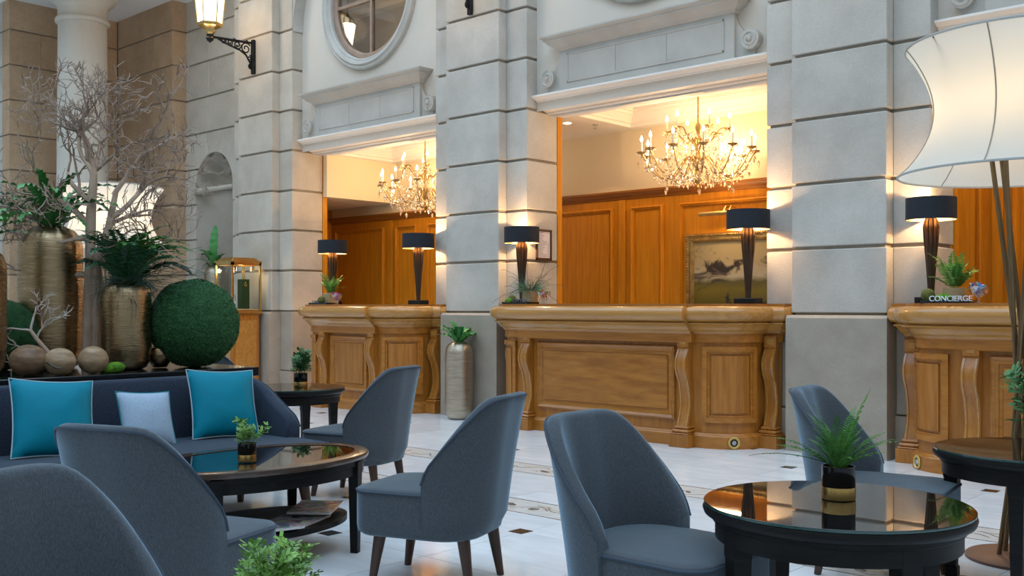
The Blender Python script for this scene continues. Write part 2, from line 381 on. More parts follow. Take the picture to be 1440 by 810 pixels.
    def ball(s, c, r, n=12, m=8, sx=1, sy=1, sz=1):
        prof = [(math.sin(PI * k / m) * r, -math.cos(PI * k / m) * r) for k in range(m + 1)]
        o = len(s.v)
        s.lathe(prof, n, (0, 0, 0), cap=False)
        for i in range(o, len(s.v)):
            x, y, z = s.v[i]; s.v[i] = (c[0] + x * sx, c[1] + y * sy, c[2] + z * sz)
        return s
    def mesh(s, name, m, smooth=True, angle=35):
        me = bpy.data.meshes.new(name)
        me.from_pydata(s.v, [], s.f); me.validate(); me.update()
        if m: me.materials.append(m)
        import_bm(me)
        if smooth:
            me.polygons.foreach_set('use_smooth', [True] * len(me.polygons))
            me.set_sharp_from_angle(angle=R(angle))
        return me
    def build(s, name, m, parent=None, smooth=True, angle=35):
        return inst(name, s.mesh(name, m, smooth, angle), parent)

import bmesh
def import_bm(me):
    b = bmesh.new(); b.from_mesh(me)
    bmesh.ops.remove_doubles(b, verts=b.verts, dist=1e-6)
    bmesh.ops.recalc_face_normals(b, faces=b.faces)
    b.to_mesh(me); b.free()

def inst(name, me, parent=None, loc=None, rot=None, scale=None):
    o = bpy.data.objects.new(name, me); COL.objects.link(o)
    if parent is not None: o.parent = parent
    if loc is not None: o.location = loc
    if rot is not None: o.rotation_euler = rot
    if scale is not None: o.scale = scale if isinstance(scale, (tuple, list)) else (scale,) * 3
    return o
def tag(o, label, cat, group=None):
    o['label'] = label; o['category'] = cat
    if group: o['group'] = group
    return o
def struct(o, label=None):
    o['kind'] = 'structure'
    if label: o['label'] = label
    return o
def empty(name, loc=(0, 0, 0), rz=0.0):
    o = bpy.data.objects.new(name, None); COL.objects.link(o); o.location = loc; o.rotation_euler = (0, 0, rz)
    o.empty_display_size = 0.1
    return o
def lamp(name, kind, energy, col, parent, loc, size=0.1, rot=None):
    d = bpy.data.lights.new(name, kind); d.energy = energy; d.color = col
    if kind == 'AREA': d.size = size
    else: d.shadow_soft_size = size
    return inst(name, d, parent, loc, rot)
def copy_tree(o, parent=None):
    c = o.copy(); COL.objects.link(c)
    if parent is not None: c.parent = parent
    for ch in o.children: copy_tree(ch, c)
    return c
def arc(cx, cy, r, a0, a1, n):
    return [(cx + r * math.cos(a0 + (a1 - a0) * i / n), cy + r * math.sin(a0 + (a1 - a0) * i / n)) for i in range(n + 1)]
def lerp(a, b, t): return a + (b - a) * t
def sstep(t): t = max(0, min(1, t)); return t * t * (3 - 2 * t)

# ================================================================== THE ROOM
YF, YK, YJ, YP, YB = 7.345, 7.455, 7.92, 7.61, 9.10      # pier front, flank, jamb end, plaster, back wall
TOP = 6.6
PERIOD = 3.914
PIERS = [(-3.783 + PERIOD * k, -3.025 + PERIOD * k) for k in (-2, -1, 0, 1)]
BAYS = [-9.2775, -5.3635, -1.4495]
HALF = 1.305
JZ = [1.074 + 0.5 * k for k in range(12)]

def block(parent, x0, x1, y0, y1, z0, z1, m=STONE, c=0.006, name='stone_block'):
    return MB().box(x0, x1, y0, y1, z0, z1, c).build(name, m, parent, smooth=False)

# ---- floor: marble tiles, dark diamond inlays and two mosaic bands
fl = MB().box(-18.5, 7, -5.5, 9.3, -0.12, -0.012).build('floor', mat('floor_bed', (0.40, 0.39, 0.37), 0.5, col2=(0.46, 0.45, 0.43), scale=4), smooth=False)
struct(fl, 'pale polished marble floor with dark diamond inlays and mosaic bands')
rows = [(7.21, 7.92)] + [(6.54, 7.21), (5.87, 6.54), (5.43, 5.87), (4.40, 5.13), (3.77, 4.11), (3.10, 3.77), (2.43, 3.10), (1.76, 2.43), (1.09, 1.76), (0.42, 1.09)]
G = 0.67
tile_cache = {}
def tile(x0, x1, y0, y1):
    key = (round(x1 - x0, 3), round(y1 - y0, 3))
    if key not in tile_cache:
        w, h = key; g = 0.0016
        tile_cache[key] = MB().box(-w / 2 + g, w / 2 - g, -h / 2 + g, h / 2 - g, -0.012, 0.0).mesh('tile', MARBLE, False)
    inst('tile', tile_cache[key], fl, ((x0 + x1) / 2, (y0 + y1) / 2, 0))
for (y0, y1) in rows:
    i = 0
    x = -3.39 + G * 5
    while x > -11.4:
        tile(x - G, x, y0, y1); x -= G
rest = MB()
for (x0, x1, y0, y1) in ((-18.4, -3.39 - G * 12, 0.42, 9.2), (-0.04, 6.9, 0.42, 9.2), (-18.4, 6.9, -5.4, 0.42), (-11.43, -0.04, 7.92, 9.2)):
    rest.box(x0, x1, y0, y1, -0.012, -0.0005)
o = rest.build('paving', MARBLE, fl, smooth=False); o['kind'] = 'stuff'
dia = MB().prism([(0.045, -0.045), (0.045, 0.045), (-0.045, 0.045), (-0.045, -0.045)], -0.004, 0.0012).mesh('inlay', INLAY, False)
for j, y in ((1, 7.21), (0, 6.54), (1, 5.87)):
    for i in range(-6, 14):
        if (i + j) % 2 == 0:
            inst('inlay', dia, fl, (-3.39 - G * i, y, 0))
for j, y in ((0, 3.77), (1, 3.10), (0, 2.43), (1, 1.76), (0, 1.09)):
    for i in range(-4, 10):
        if (i + j) % 2 == 0:
            inst('inlay', dia, fl, (-3.41 - G * i, y, 0))
random.seed(5)
for (y0, y1) in ((5.13, 5.43), (4.11, 4.40)):
    b = MB()
    for k in range(17):
        b.box(-11.43 + G * k + 0.001, -11.43 + G * (k + 1) - 0.001, y0 + 0.006, y1 - 0.006, -0.012, 0.0)
    b.build('mosaic_band', MARBLEBAND, fl, smooth=False)
    ln = MB()
    for yy in (y0, y1): ln.box(-11.43, -0.04, yy - 0.005, yy + 0.005, -0.012, 0.0006)
    ln.build('band_border', MOSAICDARK, fl, smooth=False)
    tan, dk = MB(), MB()
    x = -11.3
    while x < -0.1:
        cx, cy, a = x, random.uniform(y0 + 0.09, y1 - 0.09), random.uniform(-0.5, 0.5)
        for q in range(random.choice((1, 2, 2, 3))):
            L_, W_ = random.uniform(0.028, 0.062), random.uniform(0.012, 0.03)
            px, py, aa = cx + random.uniform(-0.1, 0.1), cy + random.uniform(-0.05, 0.05), a + random.uniform(-0.6, 0.6)
            pts = []
            for t in range(9):
                g = 2 * PI * t / 9; rr = 0.8 + 0.35 * random.random()
                u, v = math.cos(g) * L_ * rr, math.sin(g) * W_ * rr
                pts.append((px + u * math.cos(aa) - v * math.sin(aa), max(y0 + .02, min(y1 - .02, py + u * math.sin(aa) + v * math.cos(aa)))))
            (tan if random.random() < 0.62 else dk).prism(pts, -0.002, 0.0009 + 0.0002 * q)
        # curling stem
        s0 = cx - 0.15; ph = random.random() * 6
        up = [(s0 + 0.03 * t, cy - 0.02 + 0.05 * math.sin(ph + t * 0.6)) for t in range(11)]
        for t in range(10):
            (ax, ay), (bx_, by) = up[t], up[t + 1]
            ay = max(y0 + .015, min(y1 - .015, ay)); by = max(y0 + .015, min(y1 - .015, by))
            dk.add([(ax, ay - .0035, .0014), (bx_, by - .0035, .0014), (bx_, by + .0035, .0014), (ax, ay + .0035, .0014)], [(0, 1, 2, 3)])
        x += random.uniform(0.17, 0.27)
    o = tan.build('mosaic_petals', MOSAICTAN, fl, smooth=False); o['kind'] = 'stuff'
    o = dk.build('mosaic_stems', MOSAICDARK, fl, smooth=False); o['kind'] = 'stuff'

# ---- stone piers
names = ['beside the glass showcase', 'between the two wooden counters', 'behind the blue chair in the middle of the wall', 'beyond the concierge counter']
for k, (xl, xr) in enumerate(PIERS):
    core = MB()
    core.box(xl + 0.022, xr - 0.022, YF + 0.024, 7.70, 0, TOP)
    core.box(xl - 0.253, xr + 0.253, YK + 0.024, YJ - 0.004, 0, TOP)
    p = core.build('pillar_%d' % (k + 1), JOINT, smooth=False)
    struct(p, 'rusticated limestone pier ' + names[k])
    MB().prism([(7.29, 0), (7.29, 1.035), (7.312, 1.058), (7.60, 1.058), (7.60, 0)], xl - 0.022, xr + 0.022, 'x').build('plinth', STONE_PL, p, smooth=False)
    for (a, b_) in ((xl - 0.275, xl - 0.023), (xr + 0.023, xr + 0.275)):
        block(p, a - 0.004, b_ + 0.004, YK - 0.016, YJ, 0, 0.315, STONE_PL)
        block(p, a, b_, YK, YJ, 0.325, 1.058, STONE_PL)
    sm_ = STONE_WARMLIT if k == 0 else STONE
    for i in range(11):
        z0, z1 = JZ[i] + (0.002 if i == 0 else 0.013), JZ[i + 1] - 0.013
        block(p, xl, xr, YF, 7.62, z0, z1, sm_)
        block(p, xl - 0.275, xl - 0.0005, YK, YJ, z0, z1, sm_)
        block(p, xr + 0.0005, xr + 0.275, YK, YJ, z0, z1, sm_)

# ---- wood strip closing every jamb
n = 0
for (xl, xr) in PIERS:
    for x in (xl - 0.275 - 0.006, xr + 0.275 - 0.012):
        n += 1
        struct(MB().box(x, x + 0.018, YJ + 0.001, 7.99, 0, 3.05).build('trim_%d' % n, PANEL, smooth=False), 'oak edging strip at the end of a stone jamb')

# ---- bays: plaster with round window, arch, overdoor, white cornice
for bi, xc in enumerate(BAYS):
    x0, x1 = xc - HALF, xc + HALF
    zc, ro = 4.73, 0.745
    w = MB(); N_ = 64
    inner, outer = [], []
    for i in range(N_):
        a = 2 * PI * (i + 0.5) / N_
        ca, sa = math.cos(a), math.sin(a)
        inner.append((xc + ro * ca, zc + ro * sa))
        tx = (HALF / abs(ca)) if abs(ca) > 1e-6 else 1e9
        tz = ((TOP - zc) / sa) if sa > 1e-6 else (((zc - 3.06) / -sa) if sa < -1e-6 else 1e9)
        t = min(tx, tz); outer.append((xc + t * ca, zc + t * sa))
    for y in (YP, YP + 0.14):
        o_ = len(w.v)
        w.v += [(a, y, z) for a, z in inner] + [(a, y, z) for a, z in outer]
        for i in range(N_):
            j = (i + 1) % N_; w.f.append((o_ + i, o_ + j, o_ + N_ + j, o_ + N_ + i))
    # corners of the rectangle
    for y in (YP, YP + 0.14):
        for (cx_, cz_) in ((x0, TOP), (x1, TOP), (x0, 3.06), (x1, 3.06)):
            best = sorted(range(N_), key=lambda i: (outer[i][0] - cx_) ** 2 + (outer[i][1] - cz_) ** 2)[:2]
            w.add([(cx_, y, cz_)] + [(outer[i][0], y, outer[i][1]) for i in best], [(0, 1, 2)])
    for i in range(N_):
        j = (i + 1) % N_
        w.add([(inner[i][0], YP, inner[i][1]), (inner[j][0], YP, inner[j][1]), (inner[j][0], YP + 0.14, inner[j][1]), (inner[i][0], YP + 0.14, inner[i][1])], [(0, 1, 2, 3)])
    wl = w.build('wall_plaster_%d' % (bi + 1), PLASTER, smooth=False)
    struct(wl, 'cream plaster wall over the opening with a round window')
    # arch spandrel in stone
    a_ = MB(); zs = 4.55; M_ = 24
    for side in (0, 1):
        A = [PI - (PI / 2) * i / M_ if side == 0 else (PI / 2) * i / M_ for i in range(M_ + 1)]
        poly = [(xc + HALF * 0.985 * math.cos(t), zs + HALF * 0.985 * math.sin(t)) for t in A]
        for i in range(M_):
            q = [poly[i], poly[i + 1], (poly[i + 1][0], TOP), (poly[i][0], TOP)]
            a_.prism(q, YK, YP - 0.002, 'y')
    a_.build('arch_stone', STONE, wl, smooth=False)
    # round window
    win = empty('window_%d' % (bi + 1), (xc, YP, zc)); struct(win, 'round four-pane window in a moulded stone surround')
    def ringY(r_list, n=64):
        b = MB(); b.lathe([(r, -y) for r, y in r_list], n, cap=False)
        b.v = [(x, -z, y) for x, y, z in b.v]
        return b
    ringY([(0.70, 0.10), (0.70, -0.02), (0.715, -0.035), (0.735, -0.035), (0.745, -0.055), (0.775, -0.065), (0.79, -0.05), (0.80, -0.045), (0.815, -0.055), (0.835, -0.045), (0.845, -0.02), (0.845, 0.0)]).build('surround', CARVED, win)
    ringY([(0.63, 0.10), (0.63, 0.035), (0.645, 0.02), (0.69, 0.015), (0.705, 0.03), (0.705, 0.10)]).build('window_frame', WINWOOD, win)
    b = MB(); b.box(-0.018, 0.018, 0.03, 0.08, -0.64, 0.64); b.box(-0.64, 0.64, 0.032, 0.078, -0.018, 0.018)
    b.build('glazing_bar', WINWOOD, win, smooth=False)
    for qd in range(4):
        pts = [(0, 0)] + [(0.64 * math.cos(qd * PI / 2 + PI / 2 * i / 12), 0.64 * math.sin(qd * PI / 2 + PI / 2 * i / 12)) for i in range(13)]
        MB().prism(pts, 0.054, 0.060, 'y').build('pane', PANE, win, smooth=False)
    # white cornice and lintel over the opening
    cn = MB()
    prof = [(0, 3.05), (0.03, 3.05), (0.036, 3.068), (0.06, 3.072), (0.10, 3.085), (0.15, 3.115), (0.185, 3.15), (0.205, 3.155), (0.205, 3.166), (0.235, 3.172), (0.262, 3.186), (0.27, 3.19), (0.27, 3.207), (0, 3.207)]
    cn.sweep([(x0 + 0.001, 7.80, 0, -1), (x1 - 0.001, 7.80, 0, -1)], prof)
    cn.box(x0 + 0.001, x1 - 0.001, 7.80, 8.02, 3.05, 3.30)
    t_ = cn.build('trim_cornice_%d' % (bi + 1), WHITE, angle=25); struct(t_, 'white moulded cornice across the top of the counter opening')
    MB().box(xc - 0.45, xc + 0.45, 7.845, 7.90, 3.044, 3.052).build('air_slot', mat('slot_grey', (0.55, 0.53, 0.5), 0.5), t_, smooth=False)
    # overdoor panel
    ov = MB()
    ov.box(xc - 0.955, xc + 0.955, 7.545, 7.612, 3.207, 3.60)
    od = ov.build('overdoor_panel', CARVED, wl, smooth=False)
    # moulded inset frame
    fr = MB()
    X0, X1, Z0, Z1, t = xc - 0.86, xc + 0.86, 3.275, 3.555, 0.018
    for (a, b_, c_, d) in ((X0, X1, Z0, Z0 + t), (X0, X1, Z1 - t, Z1), (X0, X0 + t, Z0, Z1), (X1 - t, X1, Z0, Z1)):
        fr.box(a, b_, 7.536, 7.546, c_, d, 0.003)
    fr.build('panel_frame', CARVED, od, smooth=False)
    for q in range(3):
        w3 = (2 * 0.842 - 0.008) / 3
        MB().box(xc - 0.842 + q * (w3 + 0.004), xc - 0.842 + q * (w3 + 0.004) + w3, 7.541, 7.546, 3.293, 3.537, 0.002).build('panel', CARVED, od, smooth=False)
    up = MB()
    pr = [(0, 3.59), (0.02, 3.595), (0.03, 3.615), (0.04, 3.62), (0.075, 3.64), (0.10, 3.67), (0.115, 3.675), (0.115, 3.69), (0.135, 3.70), (0.145, 3.71), (0.145, 3.725), (0, 3.735)]
    hw = 0.955
    up.sweep([(xc - hw, 7.611, -1, 0), (xc - hw, 7.545, -1, -1), (xc + hw, 7.545, 1, -1), (xc + hw, 7.611, 1, 0)], pr)
    up.build('overdoor_cornice', CARVED, wl, angle=25)
    for sd in (-1, 1):
        s_ = MB()
        pts = [(xc + sd * 0.95, 3.62), (xc + sd * 0.95, 3.21), (xc + sd * 1.13, 3.21), (xc + sd * 1.13, 3.27)]
        pts += [(xc + sd * (1.165 - 0.215 * math.sin(t * PI / 2 / 8)), 3.38 + 0.24 * (1 - math.cos(t * PI / 2 / 8))) for t in range(9)]
        s_.prism(pts, 7.575, 7.612, 'y'); s_.build('side_console', CARVED, wl, smooth=False)
        sp = MB(); cx_, cz_ = xc + sd * 1.105, 3.345
        disc = [(cx_ + 0.085 * math.cos(2 * PI * i / 24), cz_ + 0.085 * math.sin(2 * PI * i / 24)) for i in range(24)]
        sp.prism(disc, 7.53, 7.61, 'y')
        spi = []
        for i in range(40):
            t = i / 39; r_ = 0.078 * (1 - 0.72 * t); g = -sd * (PI * 0.5 + t * 2 * PI * 1.6)
            spi.append((cx_ + r_ * math.cos(g), 7.53, cz_ + r_ * math.sin(g)))
        sp.tube(spi, 0.011, 6); sp.ball((cx_, 7.527, cz_), 0.022, 10, 6)
        sp.build('scroll', CARVED, wl)

# ---- alcove behind the counters
XA0, XA1 = -11.93, 1.4
bw = MB().box(XA0 - 0.1, XA1, YB, YB + 0.15, 0, 2.33).build('wall_back', PANEL, smooth=False)
struct(bw, 'oak panelled back wall behind the counters')
struct(MB().box(XA0 - 0.1, XA1, YB + 0.001, YB + 0.15, 2.33, 3.40).build('wall_back_upper', CREAM, smooth=False), 'cream painted wall above the oak panelling')
c_ = MB().sweep([(XA0, YB, 0, -1), (XA1, YB, 0, -1)], [(0, 2.30), (0.012, 2.305), (0.02, 2.325), (0.05, 2.345), (0.065, 2.365), (0.075, 2.37), (0.075, 2.392), (0, 2.395)])
struct(c_.build('trim_panelling', DARKWOOD, angle=25), 'dark oak cornice on top of the panelling')
pan_cache = {}
def wpanel(xa, xb, z0=0.28, z1=2.215):
    w, h = round(xb - xa, 3), round(z1 - z0, 3)
    if (w, h) not in pan_cache:
        b = MB(); path = [(-w/2, 0, 'bl'), (w/2, 0, 'br'), (w/2, h, 'tr'), (-w/2, h, 'tl')]
        prof = [(0, 0.0), (0.005, 0.034), (0.018, 0.042), (0.028, 0.022), (0.038, 0.022), (0.043, 0.004), (0.06, 0.002), (0.06, 0.0)]
        o_ = 0
        for (x, z, _) in path:
            sx = 1 if x < 0 else -1; sz = 1 if z == 0 else -1
            for d, t in prof: b.v.append((x + sx * d, -t, z + sz * d))
        m = len(prof)
        for k in range(4):
            k2 = (k + 1) % 4
            for i in range(m - 1): b.f.append((k * m + i, k2 * m + i, k2 * m + i + 1, k * m + i + 1))
        pan_cache[(w, h)] = (b.mesh('panel_moulding', PANEL, True, 20), MB().box(-w/2 + 0.06, w/2 - 0.06, -0.010, 0.0, 0.06, h - 0.06, 0.003).mesh('panel', PANEL, False))
    a, f = pan_cache[(w, h)]
    fo = inst('panel', f, bw, ((xa + xb) / 2, YB, z0)); inst('panel_moulding', a, fo)
for xc in BAYS:
    for (a, b_) in ((-2.54, -1.465), (-1.225, -0.80), (-0.595, 0.595), (0.80, 1.225)):
        wpanel(xc + a, xc + b_)
    for a in (-1.345, 1.345 + 0.02):
        MB().box(xc + a - 0.045, xc + a + 0.045, YB - 0.022, YB, 0, 2.30, 0.004).build('pilaster', PANEL, bw, smooth=False)
struct(MB().box(XA0 - 0.12, XA0, 7.92, 9.2, 0, 3.2).build('wall_left_end', PANEL, smooth=False), 'oak side wall closing the left alcove')
struct(MB().box(XA1 - 0.02, XA1 + 0.1, 7.6, 9.2, 0, 3.3).build('wall_right_end', CREAM, smooth=False), 'cream side wall closing the alcove')
bk = MB().box(-10.60, -10.50, 7.93, 9.099, 2.58, 3.06).box(XA0, -10.50, 7.93, 9.099, 2.52, 2.58)
struct(bk.build('wall_bulkhead', CREAM, smooth=False), 'cream bulkhead over the passage beside the far counter')
ce = MB()
xs = [XA0 - 0.1]
for xc in BAYS: xs += [xc - 1.16, xc + 1.16]
xs += [XA1 + 0.1]
for i in range(0, len(xs), 2): ce.box(xs[i], xs[i + 1], 7.93, 9.2, 3.06, 3.40)
for xc in BAYS:
    ce.box(xc - 1.16, xc + 1.16, 8.98, 9.2, 3.06, 3.40); ce.box(xc - 1.16, xc + 1.16, 8.021, 8.03, 3.06, 3.40)
    ce.box(xc - 1.16, xc + 1.16, 8.03, 8.98, 3.24, 3.40)
ceil = ce.build('ceiling', WHITE, smooth=False); struct(ceil, 'white coffered ceiling over the counters')
for xc in BAYS:
    m = MB(); X0, X1, Y0, Y1 = xc - 1.16, xc + 1.16, 8.03, 8.98
    pr = [(0, 3.06), (0.02, 3.06), (0.025, 3.09), (0.05, 3.10), (0.055, 3.12), (0.10, 3.17), (0.115, 3.175), (0.12, 3.20), (0.15, 3.205), (0.15, 3.24), (0, 3.24)]
    m.sweep([(X0, Y0, 1, 1), (X1, Y0, -1, 1), (X1, Y1, -1, -1), (X0, Y1, 1, -1)], pr, closed=True)
    m.build('coffer_moulding', WHITE, ceil, angle=25)
    # small sprinkler, downlight and smoke detector
    s_ = MB().lathe([(0.0, -0.05), (0.022, -0.05), (0.022, -0.045), (0.006, -0.042), (0.006, -0.012), (0.03, -0.01), (0.03, 0)], 12, (xc - 1.30, 8.55, 3.06))
    s_.build('sprinkler', SILVERMARK, ceil)
    s_ = MB().lathe([(0.0, -0.03), (0.05, -0.03), (0.055, -0.015), (0.055, 0)], 16, (xc - 0.42, 8.62, 3.24))
    s_.build('smoke_detector', WHITE, ceil)
    s_ = MB().lathe([(0.0, -0.006), (0.03, -0.006), (0.045, 0)], 16, (xc - 1.48, 8.3, 3.06))
    s_.build('downlight', LAMPGLOW, ceil)
    lamp('downlight_beam', 'SPOT', 16, WARM, ceil, (xc - 1.48, 8.3, 3.03), 0.04, (0, 0, 0)).data.spot_size = R(110)

# ---- upper corridor seen through the round windows
struct(MB().box(-12, 1.5, 9.6, 9.7, 3.3, TOP).build('wall_upper_corridor', DARKROOM, smooth=False), 'upper corridor wall seen through the round window')
uc = MB().box(-12, 1.5, 7.75, 9.6, 5.55, 5.65).box(-12, 1.5, 9.45, 9.6, 5.40, 5.55).box(-12, 1.5, 9.3, 9.45, 5.47, 5.55)
for x in (-10.1, -8.5, -6.2, -4.6): uc.box(x, x + 0.18, 7.75, 9.6, 5.44, 5.55)
struct(uc.build('ceiling_upper', WHITE, smooth=False), 'upper corridor ceiling with mouldings seen through the round window')
struct(MB().box(-12.1, -12, 7.92, 9.7, 3.3, TOP).build('wall_upper_end', DARKROOM, smooth=False), 'end wall of the upper corridor')
struct(MB().box(1.4, 1.5, 7.75, 9.7, 3.3, TOP).build('wall_upper_end_right', DARKROOM, smooth=False), 'other end wall of the upper corridor')
struct(MB().box(-12, 1.5, 8.03, 9.7, 3.41, 3.45).build('floor_upper', DARKROOM, smooth=False), 'floor of the upper corridor')
struct(MB().box(-18.5, 7, 7.30, 9.75, TOP, TOP + 0.1).build('roof_slab', WHITE, smooth=False), 'slab on top of the stone wall')

# ---- left end: niche bay, projecting wall, return wall, column
XN0, XN1, XA = -13.40, -11.886, -15.06
nb = MB()
nb.box(XN0, -13.13 - 0.02, YP + 0.022, 8.3, 0, TOP); nb.box(-12.17 + 0.02, XN1, YP + 0.022, 8.3, 0, TOP)
nb.box(-13.16, -12.14, YP + 0.022, 8.3, 3.33, TOP); nb.box(-13.16, -12.14, 8.15, 8.3, 0, 3.4); nb.box(-13.16, -12.14, YP + 0.03, 8.2, 0, 0.88)
wn = nb.build('wall_niche', JOINT, smooth=False); struct(wn, 'limestone wall with a shell-headed niche')
nx, nr, nz = -12.65, 0.48, 2.80
zz = [0.0, 1.074] + JZ[1:]
for i in range(len(zz) - 1):
    z0, z1 = zz[i] + 0.012, zz[i + 1] - 0.012
    if z1 < 0.9 or z0 > 3.55:
        block(wn, XN0 + 0.001, nx - 0.13, YP, 7.8, z0, z1, STONE_WARMLIT); block(wn, nx - 0.126, XN1, YP, 7.8, z0, z1, STONE_WARMLIT)
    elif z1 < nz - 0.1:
        block(wn, XN0 + 0.001, nx - nr, YP, 7.8, z0, z1, STONE_WARMLIT); block(wn, nx + nr, XN1, YP, 7.8, z0, z1, STONE_WARMLIT)
# arch pieces around the niche head (z 2.586 .. 3.574) with a keystone
def ap(a0, a1, out):
    pts = [(nx + nr * math.cos(R(a)), nz + nr * math.sin(R(a))) for a in [lerp(a0, a1, i / 10) for i in range(11)]]
    MB().prism(pts + out, YP, 7.8, 'y').build('stone_block', STONE_WARMLIT, wn, smooth=False)
ap(105, 179, [(nx - nr, 2.586), (XN0 + 0.001, 2.586), (XN0 + 0.001, 3.062), (nx - 0.40, 3.062), (nx - 0.40, 3.086), (XN0 + 0.001, 3.086), (XN0 + 0.001, 3.562), (nx - 0.20, 3.562)])
ap(75, 1, [(nx + nr, 2.586), (XN1, 2.586), (XN1, 3.562), (nx + 0.20, 3.562)])
ap(76, 104, [(nx - 0.195, 3.562), (nx + 0.195, 3.562)])
block(wn, nx - nr - 0.001, nx + nr, YP + 0.01, 8.1, 0.86, 0.90)
nm = MB()   # half cylinder
A_ = 24
for k in range(2):
    z = (0.90, nz)[k]
    for i in range(A_ + 1):
        a = PI * i / A_; nm.v.append((nx - nr * math.cos(a), YP + 0.02 + nr * 0.98 * math.sin(a), z))
for i in range(A_): nm.f.append((i, i + 1, A_ + 2 + i, A_ + 1 + i))
nm.build('niche_back', STONE_WARMLIT, wn)
sh = MB(); U, V = 108, 14    # scallop shell half dome, ribs meeting at the back
for i in range(U + 1):
    a = PI * i / U
    lobe = abs(math.sin(a * 4.5))
    for j in range(V + 1):
        ph = j / V * PI / 2 * 1.0
        r_ = nr * (1.03 - 0.26 * (1 - lobe ** 0.8) * math.sin(ph) ** 0.4)
        sh.v.append((nx - r_ * math.cos(a) * math.sin(ph), YP + 0.015 + nr * 0.95 * math.cos(ph), nz + r_ * math.sin(a) * math.sin(ph)))
for i in range(U):
    for j in range(V):
        q = i * (V + 1) + j; sh.f.append((q, q + 1, q + V + 2, q + V + 1))
sh.build('shell_head', STONE_WARMLIT, wn, angle=60)
rl = MB(); rl.tube([(nx - nr + 0.0, YP + 0.03, nz - 0.03), (nx + nr - 0.02, YP + 0.03, nz - 0.03)], [0.042, 0.030], 14)
rl.tube([(nx - nr + 0.02, YP - 0.05, nz - 0.03), (nx - nr + 0.02, YP + 0.25, nz - 0.03)], 0.052, 14)
rl.build('shell_roll', STONE_WARMLIT, wn)

pw = MB().box(XA, XN0 - 0.022, 7.40 + 0.022, 8.3, 0, TOP).build('wall_projecting', JOINT, smooth=False)
struct(pw, 'tan limestone wall with warm light in its colour, projecting beside the niche')
for i in range(len(zz) - 1):
    z0, z1 = zz[i] + 0.010, zz[i + 1] - 0.010
    sp = -14.35 if i % 2 else -13.95
    block(pw, XA + 0.02, sp - 0.0015, 7.40, 7.8, z0, z1, STONE_TANLIT, 0.004); block(pw, sp + 0.0015, XN0, 7.40, 7.8, z0, z1, STONE_TANLIT, 0.004)
rw = MB().box(XA - 0.3, XA - 0.022, 5.82, 8.3, 0, TOP).build('wall_left', JOINT, smooth=False)
struct(rw, 'tan limestone side wall with warm light in its colour, behind the round column')
for i in range(len(zz) - 1):
    z0, z1 = zz[i] + 0.010, zz[i + 1] - 0.010
    sp = 6.55 if i % 2 else 6.25
    block(rw, XA - 0.25, XA, 5.80, sp - 0.0015, z0, z1, STONE_TANLIT, 0.004); block(rw, XA - 0.25, XA, sp + 0.0015, 7.40, z0, z1, STONE_TANLIT, 0.004)
lw = MB().box(-18.5, XA - 0.26, 5.822, 6.1, 0, TOP).build('wall_far_left', JOINT, smooth=False)
struct(lw, 'limestone wall at the edge beyond the tall vase')
for i in range(len(zz) - 1):
    block(lw, -18.5, XA - 0.251, 5.80, 5.95, zz[i] + 0.01, zz[i + 1] - 0.01, STONE, 0.004)
cl = MB().box(-18.5, -11.95, 5.0, 7.75, 5.50, 5.62).build('ceiling_left', WHITESTEEL, smooth=False)
struct(cl, 'white ceiling above the round column')
cx_, cy_ = -13.83, 6.3
co = MB().lathe([(0.345, 1.25), (0.335, 1.6), (0.33, 3.0), (0.315, 4.98), (0.315, 5.0)], 40, (cx_, cy_, 0)).build('column', STONE_COL)
struct(co, 'round stone column with a moulded neck')
MB().lathe([(0.315, 4.99), (0.345, 5.0), (0.355, 5.03), (0.345, 5.06), (0.318, 5.07), (0.318, 5.17), (0.34, 5.24), (0.41, 5.30), (0.45, 5.36), (0.45, 5.42), (0.47, 5.43), (0.47, 5.50)], 40, (cx_, cy_, 0)).build('capital', STONE_COL, co)
MB().lathe([(0.44, 1.07), (0.46, 1.09), (0.46, 1.13), (0.43, 1.15), (0.38, 1.16), (0.37, 1.18), (0.40, 1.20), (0.40, 1.23), (0.36, 1.25), (0.345, 1.27)], 40, (cx_, cy_, 0)).build('base', STONE_COL, co)
MB().box(cx_ - 0.48, cx_ + 0.48, cy_ - 0.48, cy_ + 0.48, 0, 1.07, 0.01).build('pedestal', STONE, co, smooth=False)

# ---- remaining atrium walls (behind and beside the camera)
struct(MB().box(-18.5, 7, -5.6, -5.4, 0, TOP).build('wall_front', STONE, smooth=False), 'limestone wall facing the counters')
struct(MB().box(6.8, 7, -5.4, 9.6, 0, TOP).build('wall_right', STONE, smooth=False), 'limestone wall at the end of the hall')
struct(MB().box(-18.6, -18.4, -5.4, 5.8, 0, TOP).build('wall_left_hall', STONE, smooth=False), 'limestone wall at the far end of the hall')
struct(MB().box(0.67, 7, 7.62, 8.0, 0, TOP).build('wall_right_bay', STONE, smooth=False), 'limestone wall beyond the last pier')

# unseen upper walls, added so that only overhead sky lights the hall
HI = 12.5
struct(MB().box(-18.5, 7, 7.345, 7.9, TOP + 0.1, HI).build('wall_skyblock_back', STONE, smooth=False), 'added wall above the counters, blocking low sky light')
struct(MB().box(-18.5, 7, -5.6, -5.4, TOP, HI).build('wall_skyblock_front', STONE, smooth=False), 'added unseen upper wall facing the counters, blocking low sky light')
struct(MB().box(6.8, 7, -5.4, 7.345, TOP, HI).build('wall_skyblock_right', STONE, smooth=False), 'added unseen upper wall at the end of the hall, blocking low sky light')
struct(MB().box(-18.6, -18.4, -5.4, 7.345, TOP, HI).build('wall_skyblock_left', STONE, smooth=False), 'added unseen upper wall at the far end of the hall, blocking low sky light')

